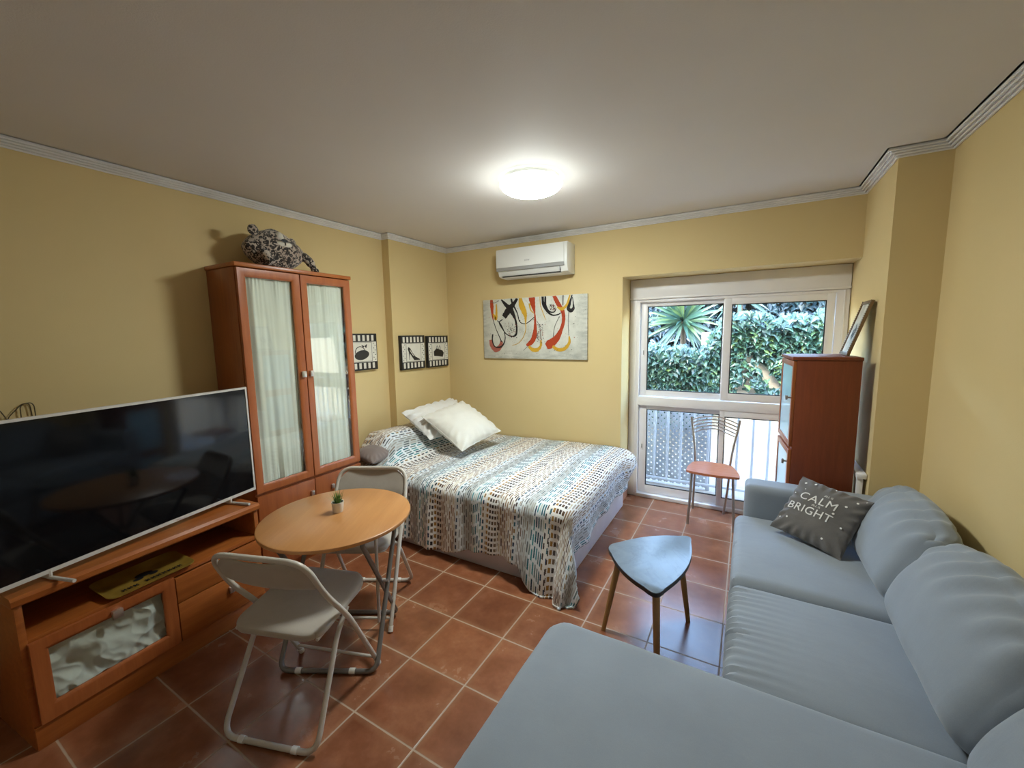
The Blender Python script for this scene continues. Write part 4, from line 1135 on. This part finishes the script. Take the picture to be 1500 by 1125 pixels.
# ------------------------------------------------------------------ coffee table
ct = thing('coffee_table', 'small triangular coffee table with slate blue top and three wooden legs', 'coffee table', (2.63, 2.06, 0))
CL, CF, CN = V((2.372, 2.075)), V((2.800, 2.425)), V((2.728, 1.722))
cen = (CL + CF + CN) / 3
def tri_outline(shr=0):
    P = []
    cs = [CL, CN, CF]; rc = [.075, .075, .075]
    ins = []
    for i in range(3):
        a, p, c = cs[i - 1], cs[i], cs[(i + 1) % 3]
        d1 = (a - p).normalized(); d2 = (c - p).normalized()
        ins.append((p, p + d1 * .10, p + d2 * .10))
    out = []
    for i in range(3):
        p, s, e = ins[i]
        for k in range(9):
            t = k / 8; out.append((1 - t) ** 2 * s + 2 * t * (1 - t) * (p * .93 + (s + e) / 2 * .07) + t * t * e)
        nx = ins[(i + 1) % 3][1]; m = (e + nx) / 2; nrm = (m - cen).normalized(); L = (nx - e).length
        for k in range(1, 14):
            t = k / 14; out.append(e + (nx - e) * t + nrm * (4 * t * (1 - t)) * L * .085)
    return [(cen + (q - cen) * (1 - shr)) for q in out]
OL = tri_outline()
b = BM(); prism(b, [(p.x, p.y) for p in OL], .428, .4475, bev=.002); tp = obj('tabletop', b, M_black2, ct, world=True)
b = BM(); prism(b, [(p.x, p.y) for p in tri_outline(.004)], .4475, .450, bev=.0008); obj('surface', b, M_slate, tp, world=True, label='glossy slate blue top surface')
for (a, c) in (((2.475, 2.075), (2.405, 2.005)), ((2.735, 2.300), (2.795, 2.290)), ((2.700, 1.835), (2.728, 1.765))):
    b = BM(); tube(b, [(a[0], a[1], .428), ((a[0] + c[0]) / 2, (a[1] + c[1]) / 2, .214), (c[0], c[1], .0)], [.0175, .0155, .0115], 16); obj('leg', b, M_legwood, ct, world=True)

# ------------------------------------------------------------------ dining chair by the window
dc = thing('dining_chair', 'metal framed dining chair with reddish wooden seat in front of the window', 'chair', (2.80, 3.72, 0))
seatp = [(2.612, 3.575), (2.640, 3.545), (2.80, 3.520), (2.975, 3.540), (3.003, 3.568), (2.985, 3.68), (2.945, 3.815), (2.900, 3.860), (2.79, 3.872), (2.68, 3.860), (2.640, 3.815), (2.615, 3.69)]
sp = smooth_path([V((p[0], p[1], 0)) for p in seatp + seatp[:1]], 4)[:-1]
b = BM(); prism(b, [(p.x, p.y) for p in sp], .438, .457, bev=.005, seg=3); obj('seat', b, M_seatwood, dc, world=True)
for pth in ([(2.655, 3.60, .438), (2.650, 3.575, .25), (2.640, 3.545, .0)], [(2.955, 3.60, .438), (2.965, 3.58, .25), (2.978, 3.555, .0)]):
    b = BM(); tube(b, smooth_path(pth, 6), .0105, 12); obj('leg', b, M_steel, dc, world=True)
for pth in ([(2.640, 3.895, .0), (2.648, 3.880, .25), (2.650, 3.872, .45), (2.636, 3.880, .62), (2.612, 3.895, .78), (2.606, 3.897, .838)],
            [(2.890, 3.895, .0), (2.915, 3.880, .25), (2.925, 3.872, .45), (2.945, 3.880, .62), (2.975, 3.895, .78), (2.981, 3.897, .838)]):
    b = BM(); tube(b, smooth_path(pth, 8), .0098, 12); obj('leg', b, M_steel, dc, world=True)
for k in range(5):
    z = .825 - k * .027; z0 = z - .0; xl = 2.609 + .006 * k; xr = 2.978 - .0075 * k
    b = BM(); tube(b, smooth_path([(xl, 3.895, z - .012), (xl + .07, 3.906, z + .016), ((xl + xr) / 2, 3.912, z + .030), (xr - .09, 3.907, z + .012), (xr, 3.895, z - .022)], 6), .0047, 8)
    obj('back_slat', b, M_steel, dc, world=True)
b = BM(); tube(b, fillet([(2.652, 3.87, .430), (2.652, 3.61, .430), (2.95, 3.61, .430), (2.93, 3.87, .430)], .03), .007, 8); tube(b, [(2.652, 3.87, .43), (2.93, 3.87, .43)], .007, 8); obj('seat_frame', b, M_steel, dc, world=True)

# ------------------------------------------------------------------ sideboard cabinet by the pillar
cb = thing('cabinet', 'dark cherry wood cabinet with pale blue glass doors behind the sofa arm', 'cabinet', (3.262, 3.055, 0))
X0, X1, Y0, Y1, ZT = 3.262, 3.598, 3.055, 3.475, 1.425
b = BM(); box(b, X0 + .018, X1, Y0, Y1, 0, ZT - .02, .001); obj('body', b, M_cherry_dark, cb, world=True)
b = BM(); box(b, X0 - .006, X1 + .004, Y0 - .004, Y1 + .004, ZT - .02, ZT, .002); obj('top_board', b, M_cherry_dark, cb, world=True)
for z0, z1, kz in ((.86, ZT - .026, 1.17), (.30, .84, .76), (.04, .29, .25)):
    b = BM(); fw = .035; x0, x1 = X0, X0 + .017
    box(b, x0, x1, Y0 + .002, Y0 + fw, z0, z1, .001); box(b, x0, x1, Y1 - fw, Y1 - .002, z0, z1, .001); box(b, x0, x1, Y0 + fw, Y1 - fw, z0, z0 + fw, .001); box(b, x0, x1, Y0 + fw, Y1 - fw, z1 - fw, z1, .001)
    d = obj('door', b, M_cherry, cb, world=True)
    b = BM(); box(b, x0 + .004, x0 + .010, Y0 + fw - .002, Y1 - fw + .002, z0 + fw - .002, z1 - fw + .002); obj('glass', b, M_blue_glass, d, world=True, smooth=False, label='pale blue glass pane')
    b = BM(); tube(b, [(x0, Y0 + .02, kz), (x0 - .022, Y0 + .02, kz)], .006, 10); box(b, x0 - .030, x0 - .018, Y0 + .008, Y0 + .032, kz - .014, kz + .014, .003); obj('knob', b, M_steel, d, world=True)

cb.rotation_euler = (0, 0, math.radians(4.8))

# narrow white shelf between cabinet and pillar
ws = thing('side_shelf', 'narrow white painted shelf on a leg squeezed between cabinet and pillar', 'shelf', (3.632, 3.2, 0))
b = BM(); box(b, 3.607, 3.6565, 3.06, 3.44, .705, .738, .006); obj('shelf_board', b, M_white_plastic, ws, world=True)
for y in (3.075, 3.39):
    b = BM(); box(b, 3.613, 3.643, y, y + .03, 0, .706, .003); obj('leg', b, M_white_plastic, ws, world=True)

# leaning photo frame
bot = V((3.545, 3.30, ZT + .002)); top = V((3.643, 3.30, 1.757)); Z_ = (top - bot).normalized(); Yv = V((0, 1, 0)); Xn = Yv.cross(Z_)  # Xn towards wall
pf = bpy.data.objects.new('picture_frame', None); COL.objects.link(pf); Mf = basis(bot, Xn, Yv, Z_); pf.matrix_world = Mf; WM[pf.name] = Mf
tag(pf, 'brown carved picture frame leaning against the pillar on top of the cabinet', 'picture frame')
FH = (top - bot).length; hw_ = .118
b = BM(); fw = .022
for q in ((-hw_, -hw_ + fw, 0, FH), (hw_ - fw, hw_, 0, FH), (-hw_ + fw, hw_ - fw, 0, fw), (-hw_ + fw, hw_ - fw, FH - fw, FH)): box(b, -.012, .004, q[0], q[1], q[2], q[3], .003)
for k in range(26):
    for s in (-1, 1): box(b, -.0145, -.011, s * (hw_ - .011) - .006, s * (hw_ - .011) + .006, .006 + k * FH / 26, .006 + (k + .6) * FH / 26, .002)
obj('frame', b, M_framewood, pf)
b = BM(); box(b, -.006, .003, -hw_ + fw - .002, hw_ - fw + .002, fw - .002, FH - fw + .002); obj('picture', b, plain('aged_print', (.62, .60, .54), .4, nscale=16, namt=.35), pf, smooth=False)
b = BM(); rr = random.Random(8)
for k in range(9):
    cz = .14 + rr.uniform(-.02, .06); cy = rr.uniform(-.035, .035)
    b.faces.new([b.verts.new((-.0066 - .0002 * k, cy + p[0], cz + p[1])) for p in disc2(0, 0, rr.uniform(.006, .014), rr.uniform(.01, .03), 9)])
obj('figure', b, M_black, pf, smooth=False)

# ------------------------------------------------------------------ sofa
sf = thing('sofa', 'grey blue corner sofa with chaise longue along the right wall', 'sofa', (3.4, 1.8, 0))
b = BM()
rbox(b, (3.42, 2.10, .165), (.83, 1.43, .25), .03, 10); rbox(b, (3.11, 1.01, .165), (1.45, .80, .25), .03, 10)
obj('base', b, M_sofa, sf, world=True)
b = BM(); rbox(b, (3.805, 1.80, .345), (.13, 2.38, .67), .05, 24); obj('back_frame', b, M_sofa, sf, world=True)
def armf(p, q):
    return V((p.x, p.y, p.z + .012 * q.z * (1 - .3 * q.x) if q.z > 0 else p.z))
b = BM(); rbox(b, (3.385, 2.918, .345), (.70, .175, .575), .035, 24, armf); obj('armrest', b, M_sofa, sf, world=True)
def seatc(cx, cy, cz, sx, sy, sz, seed, crown=.012, r=.045, edge=1.0, near_dip=0, n=40, extra=None):
    hx, hy = sx / 2, sy / 2
    def fn(p, q):
        z = p.z; x, y = p.x, p.y
        if q.z > -.99:
            z += crown * (1 - q.x ** 2) * (1 - q.y ** 2) * (1 if q.z > 0 else 0)
        # gathered wrinkles at the front (low x) edge
        e = math.exp(-(x + hx) / .07)
        wv = sin((y * 170) + 2.5 * noise.noise(V((y * 9, x * 5, seed)))) * (.5 + .5 * noise.noise(V((y * 14, x * 8, seed + 3))))
        amp = .0085 * e * edge
        if q.z > .2: z += amp * wv
        x -= amp * wv * .6 if q.x < -.9 else 0
        z += .004 * noise.noise(V((x * 5, y * 5, seed))) if q.z > 0 else 0
        if near_dip and q.z > 0: z -= near_dip * math.exp(-(y + hy) / .10)
        pp_ = V((x, y, z))
        return extra(pp_, q) if extra else pp_
    b = BM(); rbox(b, (cx, cy, cz), (sx, sy, sz), r, n, fn); return b
obj('seat_cushion', seatc(3.30, 2.437, .378, .60 + .02, .785, .165, 1, edge=.8, near_dip=.01), M_sofa, sf, world=True)
obj('seat_cushion', seatc(3.30, 1.728, .362, .62, .63, .165, 5, edge=1.5, near_dip=.035, n=66), M_sofa, sf, world=True)
def chx(p, q):
    # rounded far-left plan corner
    rc = .085; hx, hy = .62, .41; ax, ay = -p.x - (hx - rc), p.y - (hy - rc)
    if ax > 0 and ay > 0:
        m = max(ax, ay); L = math.hypot(ax, ay); p.x = -(hx - rc + ax * m / L); p.y = hy - rc + ay * m / L
    return p
obj('chaise_cushion', seatc(2.992, 1.022, .368, 1.24, .83, .165, 9, crown=.01, r=.04, edge=.1, extra=chx, n=48), M_sofa, sf, world=True)
def backc(y0, y1, seed, lean=.0):
    cy = (y0 + y1) / 2; sy = y1 - y0; H = .385; b = BM()
    def fn(p, q):
        # bulge the front, narrow the top
        zz = (q.z + 1) / 2
        bulge = (1 - q.y ** 2 * .75) * sin(PI * min(1, .12 + zz * .88)) ** .7
        x = p.x - (.045 * bulge if q.x < 0 else 0) + (.02 * bulge if q.x > 0 else 0)
        x = x * (1 - .42 * zz ** 3)
        y = p.y * (1 - .05 * zz ** 2 - .02 * (1 - zz) ** 2)
        z = p.z + (.030 + lean) * zz * (1 - q.y ** 2) - .020 * abs(q.y) ** 3 * zz
        # wrinkles radiating from the upper edge on the wall side
        wv = sin(y * 62 + 9 * zz + 2.0 * noise.noise(V((y * 5, z * 6, seed)))) * smoothstep(.50, .92, zz) * (.35 + .65 * abs(noise.noise(V((y * 4, z * 3, seed + 5)))))
        if q.x < .9: x -= .017 * wv
        z += .009 * wv
        x += .006 * noise.noise(V((y * 6, z * 6, seed)))
        # lean backwards
        a = math.radians(19); z2 = z + H / 2
        return V((x * cos(a) + z2 * sin(a), y, -x * sin(a) + z2 * cos(a)))
    rbox(b, (3.618, cy, .425), (.20, sy, H), .085, 44, fn)
    return b
obj('back_cushion', backc(2.115, 2.815, 2), M_sofa, sf, world=True)
obj('back_cushion', backc(1.395, 2.125, 6, .018), M_sofa, sf, world=True)
obj('back_cushion', backc(.640, 1.400, 11), M_sofa, sf, world=True)

# throw cushion with lettering
TLc, TRc, BLc = V((3.322, 2.805, .742)), V((3.610, 2.612, .708)), V((3.170, 2.628, .500))
Mx, w, h = place_quad(TLc, TRc, BLc, .012)
CW, CH, CT = .348, .352, .125
o = obj('cushion', pillow_mesh(CW, CH, CT, seed=4, pinch=.06, wr=.007, n=48), M_calm); o.matrix_world = Mx; WM[o.name] = Mx
tag(o, 'dark taupe cushion lettered calm and bright propped against the sofa arm', 'cushion')
def on_cushion(off):
    def f(co):
        x, y = co.x + off[0], co.y + off[1]; u, v_ = x / (CW / 2), y / (CH / 2)
        t = CT / 2 * max(0, 1 - u * u) ** .5 * max(0, 1 - v_ * v_) ** .5
        nz = .007 * noise.noise(V((x * 13 + 4, y * 13, 4)))
        return V((x, y, t + nz + .0022 + co.z))
    return f
M_print = plain('white_fabric_print', (.74, .73, .70), .7)
text_obj('lettering', 'CALM', .064, o, None, M_print, fn=on_cushion((-.018, .028)), spacing=1.12)
text_obj('lettering', 'BRIGHT', .060, o, None, M_print, fn=on_cushion((-.030, -.042)), spacing=1.05)
text_obj('lettering', 'ALL IS', .016, o, None, M_print, fn=on_cushion((.015, .084)))
text_obj('lettering', 'ALL IS', .016, o, None, M_print, fn=on_cushion((-.01, .009)))
b = BM(); rr = random.Random(2)
for (u, v_) in ((-.72, .74), (-.45, .80), (-.60, .52), (-.80, .30), (.55, .45), (.40, .08), (.72, .70), (-.82, -.62), (-.62, -.55), (.45, -.72), (.70, -.2), (.1, .85), (.86, .86)):
    f = on_cushion((u * CW / 2, v_ * CH / 2)); s = rr.uniform(.003, .0065)
    b.faces.new([b.verts.new(f(V((s * cos(a * PI / 4), s * sin(a * PI / 4), .0005)))) for a in range(8)])
obj('printed_dots', b, M_print, o, smooth=False)

# ------------------------------------------------------------------ lights and camera
w = bpy.data.worlds.new('sky'); scene.world = w; w.use_nodes = True
bg = w.node_tree.nodes['Background']; sky = w.node_tree.nodes.new('ShaderNodeTexSky')
sky.sky_type = 'NISHITA'; sky.sun_disc = False; sky.sun_elevation = math.radians(50); sky.sun_rotation = math.radians(200); sky.air_density = 1.3; sky.dust_density = .6
w.node_tree.links.new(sky.outputs[0], bg.inputs[0]); bg.inputs[1].default_value = 3.6
sd = bpy.data.lights.new('sun', 'SUN'); sd.energy = 3.0; sd.angle = math.radians(1.0); sd.color = (1, .95, .86)
so = bpy.data.objects.new('sun', sd); COL.objects.link(so)
so.rotation_euler = (V((-.25, -.62, .74))).to_track_quat('Z', 'Y').to_euler()

cam = bpy.data.cameras.new('camera'); co = bpy.data.objects.new('camera', cam); COL.objects.link(co)
cam.sensor_width = 36; cam.sensor_fit = 'HORIZONTAL'; cam.lens = 602.2069 / 1500 * 36; cam.clip_start = .02; cam.clip_end = 100
a, bb, c = .5225, -.1202, .0165
Rz = Matrix.Rotation(a, 3, 'Z'); Rx = Matrix.Rotation(bb, 3, 'X')
Rr = Matrix(((cos(c), 0, sin(c)), (0, 1, 0), (-sin(c), 0, cos(c))))
M3 = Rz @ Rx @ Rr
cx_, cy_, cz_ = M3.col[0], M3.col[1], M3.col[2]
Cm = Matrix(((cx_[0], cz_[0], -cy_[0], 3.016675), (cx_[1], cz_[1], -cy_[1], 0), (cx_[2], cz_[2], -cy_[2], 1.591585), (0, 0, 0, 1)))
co.matrix_world = Cm
scene.camera = co
scene.view_settings.view_transform = 'Standard'; scene.view_settings.look = 'None'; scene.view_settings.gamma = 1
scene.view_settings.exposure = 0.48
scene.view_settings.use_curve_mapping = False
